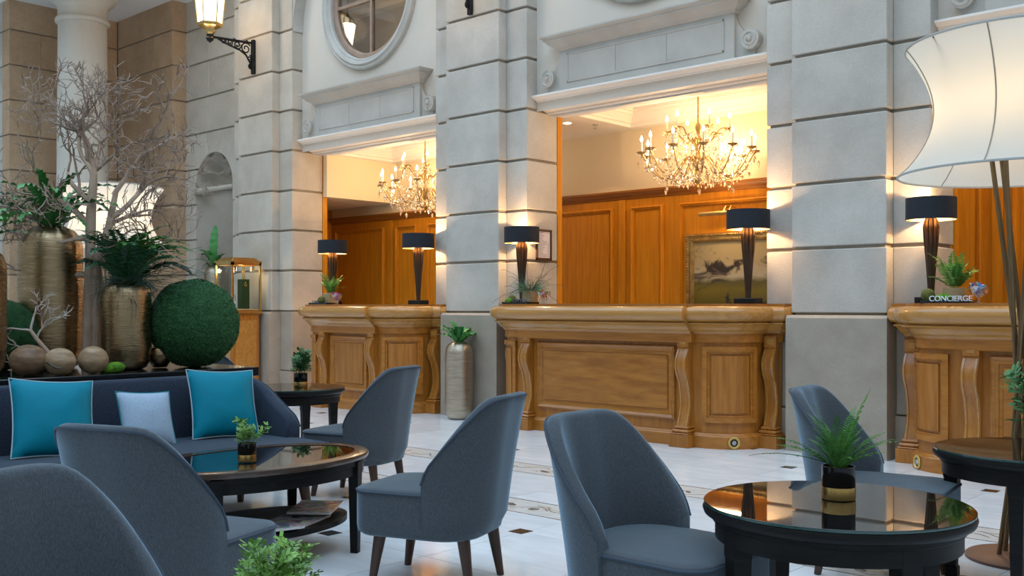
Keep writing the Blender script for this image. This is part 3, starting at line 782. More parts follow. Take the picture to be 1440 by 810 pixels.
# ================================================================== RECEPTION COUNTERS
CY, CR = 7.31, 0.317
def patch(b, cx, cy, r0, r1, a0, a1, z0, z1, n=14):
    pts = arc(cx, cy, r0, a0, a1, n) + list(reversed(arc(cx, cy, r1, a0, a1, n)))
    o = len(b.v); m = n + 1
    for z in (z0, z1):
        for p in arc(cx, cy, r0, a0, a1, n): b.v.append((p[0], p[1], z))
        for p in arc(cx, cy, r1, a0, a1, n): b.v.append((p[0], p[1], z))
    for i in range(n):
        b.f += [(o + i, o + i + 1, o + m + i + 1, o + m + i), (o + 2*m + i, o + 3*m + i, o + 3*m + i + 1, o + 2*m + i + 1),
                (o + i, o + 2*m + i, o + 2*m + i + 1, o + i + 1), (o + m + i, o + m + i + 1, o + 3*m + i + 1, o + 3*m + i)]
    for i in (0, n): b.f.append((o + i, o + m + i, o + 3*m + i, o + 2*m + i))
    return b

def corbel_meshes():
    pts = [(0, 0.885), (0.062, 0.885), (0.062, 0.800), (0.052, 0.793), (0.052, 0.785)]
    for i in range(25):
        t = i / 24; z = lerp(0.785, 0.165, t)
        d = 0.055 + 0.052 * math.sin(min(1, t / 0.42) * PI) * (t < 0.42) - 0.030 * math.sin((t - 0.42) / 0.58 * PI) * (t >= 0.42) + 0.02 * max(0, t - 0.75) / 0.25
        pts.append((d, z))
    pts += [(0.0, 0.165)]
    w = 0.052
    b = MB(); b.prism([(-d, z) for d, z in pts], -w, w, 'x')
    body = b.mesh('corbel', OAK, True, 25)
    s = MB()   # raised fillets on the front, inset square on top
    strip = [(d + 0.006, z) for d, z in pts[5:30]]
    for x0 in (-w + 0.006, w - 0.018):
        o = len(s.v)
        for d, z in strip: s.v += [(x0, -d, z), (x0 + 0.012, -d, z), (x0, -d + 0.009, z), (x0 + 0.012, -d + 0.009, z)]
        for k in range(len(strip) - 1):
            q = o + k * 4; s.f += [(q, q + 1, q + 5, q + 4), (q, q + 4, q + 6, q + 2), (q + 1, q + 3, q + 7, q + 5)]
    s.box(-0.028, 0.028, -0.067, -0.06, 0.815, 0.87, 0.004)
    fil = s.mesh('corbel_fillet', OAKPALE, True, 25)
    f = MB()
    f.box(-0.078, 0.078, -0.118, 0.01, 0.112, 0.142, 0.012); f.box(-0.066, 0.066, -0.10, 0.01, 0.142, 0.168, 0.010)
    foot = f.mesh('corbel_foot', OAK, True, 25)
    p = MB(); p.box(-0.092, 0.092, -0.132, 0.02, 0.0, 0.100, 0.002); p.box(-0.085, 0.085, -0.125, 0.02, 0.100, 0.114, 0.006)
    return body, fil, foot, p.mesh('corbel_plinth', OAK, True, 25)
CORB = corbel_meshes()
def place_corbel(par, x, y, rz):
    c = inst('corbel', CORB[0], par, (x, y, 0), (0, 0, rz))
    inst('fillet', CORB[1], c); inst('foot', CORB[2], c); inst('plinth_block', CORB[3], c)

def counter(xl, xr, label, emblem=None):
    """xl, xr: centres of the two bowed corners"""
    root = empty('reception_counter', ((xl + xr) / 2, 7.2, 0))
    tag(root, label, 'counter', 'oak reception counters')
    ox, oy = root.location.x, root.location.y
    xl -= ox; xr -= ox; cy = CY - oy; yw = 7.438 - oy
    path = [(xl - CR, yw, -1, 0)]
    for i in range(17):
        a = PI + (PI / 2) * i / 16; path.append((xl + CR * math.cos(a), cy + CR * math.sin(a), math.cos(a), math.sin(a)))
    for i in range(17):
        a = 1.5 * PI + (PI / 2) * i / 16
        path.append((xr + CR * math.cos(a), cy + CR * math.sin(a), math.cos(a), math.sin(a)))
    path.append((xr + CR, yw, 1, 0))
    ye = 7.405 - oy
    ends = [[(xl - 0.455, yw, -1, 0), (xl - 0.455, ye + 0.02, -1, 0), (xl - 0.44, ye, -0.7, -0.7), (xl - 0.42, ye, 0, -1), (xl - 0.25, ye, 0, -1)],
            [(xr + 0.25, ye, 0, -1), (xr + 0.42, ye, 0, -1), (xr + 0.44, ye, 0.7, -0.7), (xr + 0.455, ye + 0.02, 1, 0), (xr + 0.455, yw, 1, 0)]]
    ys = cy - CR
    front = [(xl + 0.06, ys, 0, -1), (xr - 0.06, ys, 0, -1)]
    def sw(prof, fwd=0.0):
        b = MB().sweep(path, prof)
        for e in ends: b.sweep(e, prof)
        if fwd: b.sweep([(x, y - fwd, nx, ny) for x, y, nx, ny in front], prof)
        return b
    sw([(-0.06, 0.02), (0, 0.02), (0, 0.90), (-0.06, 0.90)]).build('body', OAK, root)
    sw([(-0.05, 0), (0.040, 0), (0.040, 0.095), (0.034, 0.103), (0.022, 0.108), (0.016, 0.118), (0, 0.122), (-0.05, 0.122)]).build('plinth', OAKH, root, angle=25)
    sw([(-0.05, 0.835), (0.012, 0.835), (0.02, 0.842), (0.02, 0.90), (0.032, 0.905), (0.038, 0.918), (-0.05, 0.918)], 0.05).build('frieze', OAKH, root, angle=25)
    cr = [(-0.05, 0.915), (0.040, 0.915), (0.045, 0.925), (0.060, 0.932), (0.072, 0.945), (0.092, 0.968), (0.112, 0.982), (0.120, 0.984), (0.120, 0.994), (0.104, 1.000), (0.108, 1.006)]
    for i in range(11):
        a = -PI / 2 * 0.9 + PI * 0.95 * i / 10
        cr.append((0.108 + 0.058 * math.cos(a), 1.066 + 0.060 * math.sin(a)))
    cr += [(0.095, 1.127), (-0.05, 1.127)]
    sw(cr, 0.05).build('crown_moulding', OAKPALE, root, angle=25)
    top = [(xl - 0.54, yw), (xl - 0.54, ye - 0.085), (xl - CR - 0.085, ye - 0.085)] + [(p[0] + p[2] * 0.085, p[1] + p[3] * 0.085) for p in path[2:17]]
    top += [(xl + 0.06, ys - 0.135), (xr - 0.06, ys - 0.135)] + [(p[0] + p[2] * 0.085, p[1] + p[3] * 0.085) for p in path[18:-2]] + [(xr + CR + 0.085, ye - 0.085), (xr + 0.54, ye - 0.085), (xr + 0.54, yw)]
    MB().prism(top, 1.126, 1.146, 'z').build('countertop', OAKH, root, smooth=False)
    # straight front panel
    X0, X1, Z0, Z1 = xl + 0.25, xr - 0.25, 0.205, 0.805
    f = MB(); y = ys
    prof = [(0, 0.0), (0.004, 0.024), (0.016, 0.030), (0.028, 0.022), (0.036, 0.014), (0.050, 0.012), (0.056, 0.003), (0.075, 0.001), (0.075, 0)]
    m = len(prof)
    for (x, z) in ((X0, Z0), (X1, Z0), (X1, Z1), (X0, Z1)):
        sx = 1 if x == X0 else -1; sz = 1 if z == Z0 else -1
        for d, t in prof: f.v.append((x + sx * d, y - t, z + sz * d))
    for k in range(4):
        k2 = (k + 1) % 4
        for i in range(m - 1): f.f.append((k * m + i, k2 * m + i, k2 * m + i + 1, k * m + i + 1))
    pn = MB().box(X0 + 0.078, X1 - 0.078, y - 0.013, y, Z0 + 0.078, Z1 - 0.078, 0.005).build('front_panel', OAKFIG if X1 - X0 > 1 else OAK, root, smooth=False)
    f.build('panel_moulding', OAKH, pn, angle=20)
    for sd in (-1, 1):
        if sd == -1: cx, a0, a1 = xl, PI + R(10), 1.5 * PI - R(2)
        else: cx, a0, a1 = xr, 1.5 * PI + R(2), 2 * PI - R(10)
        q = MB(); e = R(6.5)
        for (r1, z0, z1, b0, b1) in ((CR + 0.028, 0.205, 0.245, a0, a1), (CR + 0.028, 0.765, 0.805, a0, a1), (CR + 0.028, 0.205, 0.805, a0, a0 + e), (CR + 0.028, 0.205, 0.805, a1 - e, a1)):
            patch(q, cx, cy, CR - 0.01, r1, b0, b1, z0, z1)
        for (r1, z0, z1, b0, b1) in ((CR + 0.014, 0.235, 0.262, a0, a1), (CR + 0.014, 0.748, 0.775, a0, a1), (CR + 0.014, 0.21, 0.80, a0 + e * 0.8, a0 + e * 1.5), (CR + 0.014, 0.21, 0.80, a1 - e * 1.5, a1 - e * 0.8)):
            patch(q, cx, cy, CR - 0.01, r1, b0, b1, z0, z1)
        c = patch(MB(), cx, cy, CR - 0.01, CR + 0.012, a0 + e * 2.0, a1 - e * 2.0, 0.280, 0.735).build('curved_panel', OAK, root)
        q.build('panel_moulding', OAKH, c)
        place_corbel(root, cx - sd * 0.145, ys, 0)
        place_corbel(root, cx + sd * 0.40, ye, 0)
        if emblem == sd:
            a = 1.5 * PI + sd * R(44); rr = CR + 0.042
            e_ = MB().lathe([(0.028, 0.0), (0.036, 0.010), (0.046, 0.008), (0.048, 0.0)], 28, cap=False)
            em = e_.build('emblem_ring', GOLDENAMEL, root); em.location = (cx + rr * math.cos(a), cy + rr * math.sin(a), 0.052)
            em.rotation_euler = (PI / 2, 0, a + PI / 2)
            MB().lathe([(0.0, 0.003), (0.029, 0.003), (0.029, 0.0)], 24).build('emblem_disc', BLACKM, em)
            MB().lathe([(0.0, 0.008), (0.018, 0.008), (0.022, 0.002)], 6).build('emblem_mark', SILVERMARK, em)
    return root
OAKFIG = mat('figured_oak', (0.29, 0.095, 0.010), 0.36, col2=(0.45, 0.172, 0.027), scale=3.0, stretch=(1.1, 4, 7), detail=9, bump=0.04, bscale=20, bstretch=(0.6, 8, 8), coat=0.15)
counter(-9.42, -8.284, 'far oak counter with a narrow front panel beside the tall metal vase', None)
counter(-6.357, -4.37, 'wide oak reception counter with a long figured front panel', 1)
counter(-2.443, -0.456, 'oak concierge counter with rounded corner behind the floor lamp', -1)

# ================================================================== TABLE LAMPS ON THE COUNTERS
def table_lamp_proto():
    root = empty('table_lamp')
    MB().box(-0.095, 0.095, -0.065, 0.065, 0, 0.045, 0.004).build('base', BLACKM, root, smooth=False)
    rod = MB()
    pts = [(0.012, 0, 0.045), (0.016, 0, 0.14), (0.026, 0, 0.30), (0.038, 0, 0.44), (0.045, 0, 0.54), (0.040, 0, 0.58), (0.028, 0, 0.61)]
    rod.tube(pts, [0.009, 0.010, 0.012, 0.0135, 0.0135, 0.012, 0.008], 6)
    me = rod.mesh('rod', BRONZE)
    for i in range(10): inst('rod', me, root, (0, 0, 0), (0, 0, 2 * PI * i / 10))
    s = MB().lathe([(0.171, 0.592), (0.171, 0.748), (0.168, 0.748), (0.168, 0.592), (0.171, 0.592)], 40, cap=False).build('shade', BLACK, root)
    MB().lathe([(0.1672, 0.594), (0.1672, 0.746)], 40, cap=False).build('lining', LINING, s)
    sp = MB()
    for a in (0, 2 * PI / 3, 4 * PI / 3): sp.tube([(0.012 * math.cos(a), 0.012 * math.sin(a), 0.70), (0.167 * math.cos(a), 0.167 * math.sin(a), 0.735)], 0.002, 4)
    sp.build('spider', BRASS, s)
    for sx in (-1, 1): MB().ball((0.06 * sx, 0, 0.672), 0.020, 12, 8, 1, 1, 1.4).build('bulb', LAMPGLOW, root)
    return root
TL = table_lamp_proto()
TL_SPOTS = [(-9.57, 7.31, 'black drum-shade table lamp on the far counter beside the small fern'),
            (-8.03, 7.26, 'black drum-shade table lamp on the far counter next to the stone pier'),
            (-6.616, 7.33, 'black drum-shade table lamp in front of the framed notice'),
            (-4.112, 7.255, 'black drum-shade table lamp in front of the landscape painting'),
            (-2.70, 7.33, 'black drum-shade table lamp on the concierge counter')]
for i, (x, y, lb) in enumerate(TL_SPOTS):
    o = TL if i == 0 else copy_tree(TL)
    o.location = (x, y, 1.146)
    tag(o, lb, 'table lamp', 'black table lamps on the counters')
for o in [q for q in bpy.data.objects if q.name.startswith('table_lamp')]:
    lamp('lamp_light', 'POINT', 17, WARM, o, (0, 0, 0.682), 0.014)

# ================================================================== CHANDELIERS
def chandelier_proto():
    rnd = random.Random(3)
    root = empty('chandelier')
    MB().lathe([(0.0, -0.075), (0.018, -0.075), (0.03, -0.06), (0.048, -0.05), (0.048, 0.0)], 20).build('canopy', WHITE, root)
    MB().tube([(0, 0, -0.06), (0, 0, -0.40)], 0.008, 8).build('rod', GILT, root)
    MB().lathe([(0.0, -0.97), (0.014, -0.955), (0.006, -0.93), (0.03, -0.91), (0.06, -0.885), (0.025, -0.86), (0.018, -0.80), (0.05, -0.76), (0.065, -0.70), (0.03, -0.66), (0.02, -0.60), (0.045, -0.55), (0.05, -0.50), (0.022, -0.46), (0.015, -0.42), (0.03, -0.38), (0.02, -0.34), (0.0, -0.33)], 18).build('stem', GILT, root)
    def arm(curve, dish_r, dish_z):
        pts = [Vector((r, 0, z)) for r, z in curve]
        fine = []
        for i in range(len(pts) - 1):
            p0, p1, p2, p3 = pts[max(0, i - 1)], pts[i], pts[i + 1], pts[min(len(pts) - 1, i + 2)]
            for k in range(5):
                t = k / 5
                fine.append(0.5 * ((2 * p1) + (p2 - p0) * t + (2 * p0 - 5 * p1 + 4 * p2 - p3) * t * t + (3 * p1 - p0 - 3 * p2 + p3) * t ** 3))
        fine.append(pts[-1])
        am = MB().tube(fine, 0.0072, 6).mesh('arm', GILT)
        dm = MB().lathe([(0.0, -0.012), (0.014, -0.012), (0.045, 0.004), (0.05, 0.012), (0.043, 0.008), (0.012, 0.0), (0.012, 0.012), (0.0, 0.012)], 12, (dish_r, 0, dish_z)).mesh('drip_pan', GILT)
        cm = MB().lathe([(0.0095, 0.0), (0.0095, 0.105), (0.0, 0.106)], 8, (dish_r, 0, dish_z + 0.008)).mesh('candle', CANDLE)
        bm_ = MB().lathe([(0.0, 0.0), (0.008, 0.002), (0.0145, 0.016), (0.013, 0.03), (0.006, 0.048), (0.0, 0.062)], 8, (dish_r, 0, dish_z + 0.114)).mesh('bulb', BULB)
        return am, dm, cm, bm_
    low = arm([(0.05, -0.70), (0.10, -0.66), (0.17, -0.74), (0.26, -0.85), (0.37, -0.855), (0.46, -0.77), (0.52, -0.66), (0.545, -0.63)], 0.545, -0.62)
    upp = arm([(0.035, -0.56), (0.07, -0.50), (0.11, -0.52), (0.17, -0.46), (0.22, -0.40), (0.28, -0.40), (0.305, -0.43)], 0.305, -0.415)
    cry = MB()
    def drop(p, s=1.0, lng=1.0):
        x, y, z = p; w, h = 0.0085 * s, 0.030 * s * lng; g = rnd.random() * PI
        vs = [(x, y, z)] + [(x + w * math.cos(g + k * PI / 2), y + w * math.sin(g + k * PI / 2), z - h * 0.35) for k in range(4)] + [(x, y, z - h)]
        cry.add(vs, [(0, 1, 2), (0, 2, 3), (0, 3, 4), (0, 4, 1), (5, 2, 1), (5, 3, 2), (5, 4, 3), (5, 1, 4)])
    def chain(a, b, sag, k):
        a, b = Vector(a), Vector(b)
        for i in range(k + 1):
            t = i / k; p = a.lerp(b, t); p.z -= sag * 4 * t * (1 - t); drop(p, 0.62 + 0.3 * rnd.random(), 0.8)
    for (ms, nA, off, dr, dz) in ((low, 12, 0.13, 0.545, -0.62), (upp, 6, 0.39, 0.305, -0.415)):
        for i in range(nA):
            a = off + 2 * PI * i / nA
            ar = inst('arm', ms[0], root, (0, 0, 0), (0, 0, a))
            for nm_, me in zip(('drip_pan', 'candle', 'bulb'), ms[1:]): inst(nm_, me, ar)
            ca, sa = math.cos(a), math.sin(a)
            for k in range(8):
                g = 2 * PI * k / 8; drop((dr * ca + 0.047 * math.cos(g), dr * sa + 0.047 * math.sin(g), dz + 0.004), 0.9)
            drop((dr * ca, dr * sa, dz - 0.02), 1.6, 1.3)
            for k in range(9):
                rr_ = rnd.uniform(0.35, 1.0) * dr; g = a + rnd.uniform(-0.26, 0.26) * 6 / nA * 2; drop((rr_ * math.cos(g), rr_ * math.sin(g), dz - rnd.uniform(0.0, 0.24)), rnd.uniform(1.0, 1.7))
            drop((dr * ca * 1.06, dr * sa * 1.06, dz - 0.08), 1.9, 1.5)
            a2 = off + 2 * PI * (i + 1) / nA
            chain((dr * ca, dr * sa, dz - 0.01), (dr * math.cos(a2), dr * math.sin(a2), dz - 0.01), 0.09 if nA == 12 else 0.07, 10)
            chain((dr * ca, dr * sa, dz - 0.01), (0.05 * ca, 0.05 * sa, dz - 0.12 if nA == 12 else -0.5), 0.13, 12)
    for (rr, z, k, s) in ((0.50, -0.80, 26, 1.3), (0.42, -0.87, 26, 1.5), (0.34, -0.90, 22, 1.4), (0.26, -0.91, 18, 1.4), (0.16, -0.92, 14, 1.5), (0.08, -0.88, 10, 1.3), (0.12, -0.62, 12, 1.2), (0.07, -0.48, 10, 1.0), (0.20, -0.80, 16, 1.1), (0.30, -0.80, 18, 1.1)):
        for i in range(k):
            g = 2 * PI * (i + rnd.random() * 0.4) / k
            for e in range(2): drop((rr * math.cos(g), rr * math.sin(g), z + 0.04 * rnd.random() + 0.035 * e), s * (0.7 + 0.5 * rnd.random()))
    for i in range(7):
        g = 2 * PI * i / 7 + 0.3; rr = 0.30 + 0.12 * (i % 2)
        drop((rr * math.cos(g), rr * math.sin(g), -0.93), 2.6, 0.95)
    o = cry.build('crystals', CRYSTAL, root, smooth=False); o['kind'] = 'stuff'
    return root
CH = chandelier_proto()
for i, xc in enumerate(BAYS):
    o = CH if i == 0 else copy_tree(CH)
    o.location = (xc, 8.50, 3.24)
    tag(o, ['crystal candle chandelier over the far counter, partly hidden by the pier', 'crystal candle chandelier over the wide reception counter', 'crystal candle chandelier over the concierge counter'][i], 'chandelier', 'crystal chandeliers')
for o in [q for q in bpy.data.objects if q.name.startswith('chandelier')]:
    for k in range(6):
        lamp('candle_light', 'POINT', 6.0, WARM, o, (0.43 * math.cos(0.39 + k * PI / 3), 0.43 * math.sin(0.39 + k * PI / 3), -0.56), 0.07)

# ================================================================== WALL LANTERNS
def lantern_proto():
    root = empty('wall_lantern')
    MB().box(-0.028, 0.028, -0.045, 0, 4.09, 4.53, 0.008).build('wall_plate', BLACKM, root, smooth=False)
    b = MB(); b.tube([(0, -0.04, 4.485), (0, -0.64, 4.455)], 0.016, 8)
    b.ball((0, -0.30, 4.475), 0.026, 10, 6); b.ball((0, -0.12, 4.483), 0.026, 10, 6)
    b.build('arm', BLACKM, root)
    sc_ = MB()
    def spiral(cy, cz, r0, turns, a0, sgn):
        return [(0, cy + r0 * (1 - 0.75 * i / 26) * math.cos(a0 + sgn * 2 * PI * turns * i / 26), cz + r0 * (1 - 0.75 * i / 26) * math.sin(a0 + sgn * 2 * PI * turns * i / 26)) for i in range(27)]
    for (cy, cz, r0, a0, sg) in ((-0.13, 4.40, 0.075, 0.6, 1), (-0.25, 4.425, 0.055, 0.2, -1), (-0.36, 4.435, 0.045, 3.4, 1), (-0.45, 4.44, 0.035, 0.2, -1), (-0.075, 4.28, 0.045, 1.6, -1), (-0.06, 4.18, 0.035, 1.4, 1)):
        sc_.tube(spiral(cy, cz, r0, 1.5, a0, sg), 0.009, 6)
    sc_.tube([(0, -0.03, 4.14), (0, -0.075, 4.24), (0, -0.13, 4.32), (0, -0.22, 4.365), (0, -0.33, 4.39), (0, -0.44, 4.415), (0, -0.53, 4.45)], 0.012, 6)
    sc_.build('scrollwork', BLACKM, root)
    c = (0, -0.64, 0)
    MB().lathe([(0.0, 4.37), (0.012, 4.385), (0.035, 4.40), (0.05, 4.43), (0.035, 4.46), (0.045, 4.475), (0.0, 4.48)], 12, c).build('finial', BLACKM, root)
    MB().lathe([(0.04, 4.475), (0.06, 4.50), (0.075, 4.54), (0.12, 4.565), (0.15, 4.575), (0.155, 4.60), (0.145, 4.60)], 6, c, cap=False).build('cup', BRASS, root, smooth=False)
    rg = MB().lathe([(0.142, 4.595), (0.16, 4.60), (0.16, 4.612), (0.142, 4.615)], 6, c, cap=False)
    rg.lathe([(0.19, 5.09), (0.21, 5.10), (0.21, 5.12), (0.19, 5.12)], 6, c, cap=False)
    for i in range(6):
        a = 2 * PI * i / 6
        rg.tube([(0.148 * math.cos(a), -0.64 + 0.148 * math.sin(a), 4.60), (0.198 * math.cos(a), -0.64 + 0.198 * math.sin(a), 5.11)], 0.008, 5)
    rg.build('lantern_frame', BRASS, root, smooth=False)
    for i in range(6):
        a, a2 = 2 * PI * i / 6, 2 * PI * (i + 1) / 6
        v = [(r * math.cos(g), -0.64 + r * math.sin(g), z) for r, z in ((0.140, 4.605), (0.190, 5.105)) for g in (a, a2)] + [(r * math.cos(g), -0.64 + r * math.sin(g), z) for r, z in ((0.136, 4.605), (0.186, 5.105)) for g in (a, a2)]
        MB().add(v, [(0, 1, 3, 2), (4, 6, 7, 5), (0, 4, 5, 1), (2, 3, 7, 6), (0, 2, 6, 4), (1, 5, 7, 3)]).build('pane', FROST, root, smooth=False)
    MB().lathe([(0.22, 5.115), (0.20, 5.14), (0.12, 5.24), (0.06, 5.28), (0.07, 5.31), (0.02, 5.36), (0.0, 5.42)], 6, c).build('cap', BLACKM, root, smooth=False)
    return root
LN = lantern_proto()
for i, (xl, xr) in enumerate(PIERS[:3]):
    o = LN if i == 0 else copy_tree(LN)
    o.location = ((xl + xr) / 2, YF, 0)
    tag(o, ['lit hexagonal lantern on a black scroll bracket above the showcase', 'lit lantern on a bracket on the pier between the counters', 'lit lantern on a bracket high on the pier behind the blue chair'][i], 'lantern', 'wall lanterns on the piers')
for o in [q for q in bpy.data.objects if q.name.startswith('wall_lantern')]:
    lamp('lantern_glow', 'POINT', 38, WARM, o, (0, -0.64, 4.52), 0.10)
    lamp('lantern_light', 'POINT', 60, WARM, o, (0, -0.64, 4.85), 0.10)
up = empty('hanging_lantern', (-10.80, 8.5, 4.60)); up.scale = (0.62, 0.62, 0.68)
b = MB()
for i in range(6):
    a, a2 = 2 * PI * i / 6, 2 * PI * (i + 1) / 6
    b.add([(r * math.cos(g), r * math.sin(g), z) for r, z in ((0.10, 0.0), (0.17, 0.42)) for g in (a, a2)], [(0, 1, 3, 2)])
b.build('glass', FROST, up, smooth=False)
MB().lathe([(0.20, 0.42), (0.14, 0.52), (0.05, 0.58), (0.02, 0.62), (0.008, 0.66), (0.008, 1.39)], 6).build('cap', BLACKM, up, smooth=False)
MB().lathe([(0.0, -0.05), (0.05, -0.02), (0.105, 0.0)], 6).build('cup', BRASS, up, smooth=False)
tag(up, 'lit lantern hanging behind the round window', 'lantern')
lamp('lantern_light', 'POINT', 22, WARM, up, (0.5, -0.2, 0.2), 0.15)

# ================================================================== PICTURE, PICTURE LIGHT, FRAMED NOTICE
pt = empty('framed_painting', (-5.24, YB, 0.98))
tag(pt, 'landscape painting of trees in an ornate gilt frame on the oak wall', 'painting')
pw_, ph_ = 1.26, 0.90
fr = MB()
prof = [(0, 0.0), (0.0, 0.03), (0.012, 0.05), (0.03, 0.055), (0.045, 0.045), (0.06, 0.048), (0.075, 0.035), (0.085, 0.03), (0.095, 0.015), (0.095, 0)]
m = len(prof)
for (x, z) in ((-pw_/2, 0), (pw_/2, 0), (pw_/2, ph_), (-pw_/2, ph_)):
    sx = 1 if x < 0 else -1; sz = 1 if z == 0 else -1
    for d, t in prof: fr.v.append((x + sx * d, -t, z + sz * d))
for k in range(4):
    k2 = (k + 1) % 4
    for i in range(m - 1): fr.f.append((k * m + i, k2 * m + i, k2 * m + i + 1, k * m + i + 1))
fo = fr.build('picture_frame', GILT, pt, angle=25)
orn = MB()
def along(x0, z0, x1, z1, d, y, r, step):
    L_ = math.hypot(x1 - x0, z1 - z0); k = int(L_ / step)
    for i in range(k + 1):
        t = i / k; orn.ball((lerp(x0, x1, t), y, lerp(z0, z1, t)), r, 6, 4)
for d, y, r, st in ((0.022, -0.054, 0.011, 0.026), (0.066, -0.046, 0.008, 0.02)):
    along(-pw_/2 + d, d, pw_/2 - d, d, d, y, r, st); along(-pw_/2 + d, ph_ - d, pw_/2 - d, ph_ - d, d, y, r, st)
    along(-pw_/2 + d, d, -pw_/2 + d, ph_ - d, d, y, r, st); along(pw_/2 - d, d, pw_/2 - d, ph_ - d, d, y, r, st)
o = orn.build('beading', GILT, fo); o['kind'] = 'stuff'
MB().box(-pw_/2 + 0.09, pw_/2 - 0.09, -0.018, -0.004, 0.09, ph_ - 0.09).build('canvas', painting_mat(), pt, smooth=False)
pl = empty('picture_light', (-5.30, YB, 2.06))
tag(pl, 'brass picture light above the landscape painting', 'picture light')
b = MB(); b.tube([(-0.30, -0.20, 0), (0.30, -0.20, 0)], 0.024, 12); b.build('housing', BRASS, pl)
b = MB()
for x in (-0.03, 0.03): b.tube([(x, 0, 0.0), (x, -0.06, 0.06), (x, -0.14, 0.07), (x, -0.19, 0.02)], 0.007, 6)
b.box(-0.05, 0.05, -0.012, 0, -0.04, 0.04); b.build('bracket', BRASS, pl)
l = lamp('picture_light_tube', 'AREA', 5, WARM, pl, (0, -0.19, -0.03), 0.5, (R(-25), 0, 0)); l.data.shape = 'RECTANGLE'; l.data.size_y = 0.03
l = lamp('picture_light_top', 'AREA', 3, WARM, pl, (0, -0.17, 0.028), 0.5, (R(180 + 25), 0, 0)); l.data.shape = 'RECTANGLE'; l.data.size_y = 0.03

nt_ = empty('framed_notice', (-6.667, 7.705, 1.585))
tag(nt_, 'framed printed notice on the stone jamb beside the table lamp', 'notice')
b = MB()
for (y0, y1, z0, z1) in ((-0.115, 0.115, 0, 0.025), (-0.115, 0.115, 0.29, 0.31), (-0.115, -0.095, 0, 0.31), (0.095, 0.115, 0, 0.31)): b.box(0, 0.022, y0, y1, z0, z1, 0.003)
b.build('frame', WALNUT, nt_, smooth=False)
MB().box(0, 0.010, -0.096, 0.096, 0.024, 0.291).build('sheet', PAPER, nt_, smooth=False)
b = MB(); rr = random.Random(4)
for i in range(17):
    z = 0.272 - i * 0.0145; w = 0.05 + 0.09 * rr.random()
    b.box(0.0101, 0.0106, -0.08, -0.08 + w, z, z + 0.0045)
    if i > 6: b.box(0.0101, 0.0106, 0.058, 0.078, z, z + 0.0045)
b.build('print', INKM, nt_, smooth=False)

# ================================================================== GLASS SHOWCASE
vx0, vx1, vy0, vy1 = -11.35, -10.95, 6.84, 7.26
vc = empty('glass_showcase', ((vx0 + vx1) / 2, (vy0 + vy1) / 2, 0))
tag(vc, 'brass-framed glass showcase on an oak pedestal against the pier', 'showcase')
hx, hy = 0.20, 0.21
MB().box(-hx + 0.02, hx - 0.02, -hy + 0.02, hy - 0.02, 0, 1.03, 0.004).build('pedestal', OAK, vc, smooth=False)
MB().box(-hx + 0.06, hx - 0.06, -hy + 0.014, -hy + 0.02, 0.15, 0.95, 0.003).build('pedestal_panel', OAKPALE, vc, smooth=False)
MB().box(hx - 0.02, hx - 0.014, -hy + 0.06, hy - 0.06, 0.15, 0.95, 0.003).build('pedestal_panel', OAKPALE, vc, smooth=False)
fb = MB()
fb.box(-hx - 0.012, hx + 0.012, -hy - 0.012, hy + 0.012, 1.03, 1.062, 0.006)
fb.box(-hx, hx, -hy, hy, 1.062, 1.085, 0.004)
for x in (-hx, hx - 0.026):
    for y in (-hy, hy - 0.026): fb.box(x, x + 0.026, y, y + 0.026, 1.085, 1.655, 0.003)
for (a, b_, c_, d) in ((-hx, hx, -hy, -hy + 0.03), (-hx, hx, hy - 0.03, hy), (-hx, -hx + 0.03, -hy, hy), (hx - 0.03, hx, -hy, hy)): fb.box(a, b_, c_, d, 1.635, 1.672)
fb.box(-hx - 0.008, hx + 0.008, -hy - 0.008, hy + 0.008, 1.672, 1.695, 0.005); fb.box(-hx + 0.03, hx - 0.03, -hy + 0.03, hy - 0.03, 1.695, 1.715, 0.005); fb.box(-hx + 0.05, hx - 0.05, -hy + 0.05, hy - 0.05, 1.715, 1.732, 0.005)
fb.build('frame', BRASS, vc, smooth=False)
for (a, b_, c_, d) in ((-hx + .026, hx - .026, -hy + 0.008, -hy + 0.012), (-hx + .026, hx - .026, hy - 0.012, hy - 0.008), (hx - 0.012, hx - 0.008, -hy + .026, hy - .026), (-hx + 0.008, -hx + 0.012, -hy + .026, hy - .026)):
    MB().box(a, b_, c_, d, 1.086, 1.634).build('pane', CASEGLASS, vc, smooth=False)
MB().box(-hx + 0.03, hx - 0.03, -hy + 0.03, hy - 0.03, 1.085, 1.095).build('shelf', mat('beige_suede', (0.50, 0.42, 0.28), 0.9), vc, smooth=False)
for (x, y) in ((0.10, -0.12), (0.10, 0.14)):
    MB().box(x - 0.025, x + 0.025, y - 0.02, y + 0.02, 1.56, 1.632, 0.004).build('spotlight', SILVERMARK, vc, smooth=False)
lamp('case_light', 'POINT', 2.6, (1.0, 0.78, 0.45), vc, (0.06, 0.0, 1.58), 0.03)
bx_ = empty('display_box', (vc.location.x + 0.06, vc.location.y + 0.04, 1.095)); tag(bx_, 'tall green display box with a small gold mark inside the showcase', 'display box')
MB().box(-0.045, 0.045, -0.06, 0.06, 0, 0.37, 0.004).build('body', GREENBOX, bx_, smooth=False)
b = MB()
for (y, z) in ((0, 0.325), (-0.018, 0.30), (0.018, 0.30), (0, 0.295)): b.ball((0.046, y, z), 0.007, 8, 5, 0.5, 1, 1.3)
b.box(0.045, 0.048, -0.02, 0.02, 0.278, 0.285); b.build('gold_mark', GOLDBAND, bx_)
wt = empty('watch_on_stand', (vc.location.x + 0.07, vc.location.y - 0.12, 1.095)); tag(wt, 'small watch on a white stand inside the showcase', 'watch')
MB().box(-0.03, 0.03, -0.03, 0.03, 0, 0.09, 0.006).build('stand', WHITE, wt, smooth=False)
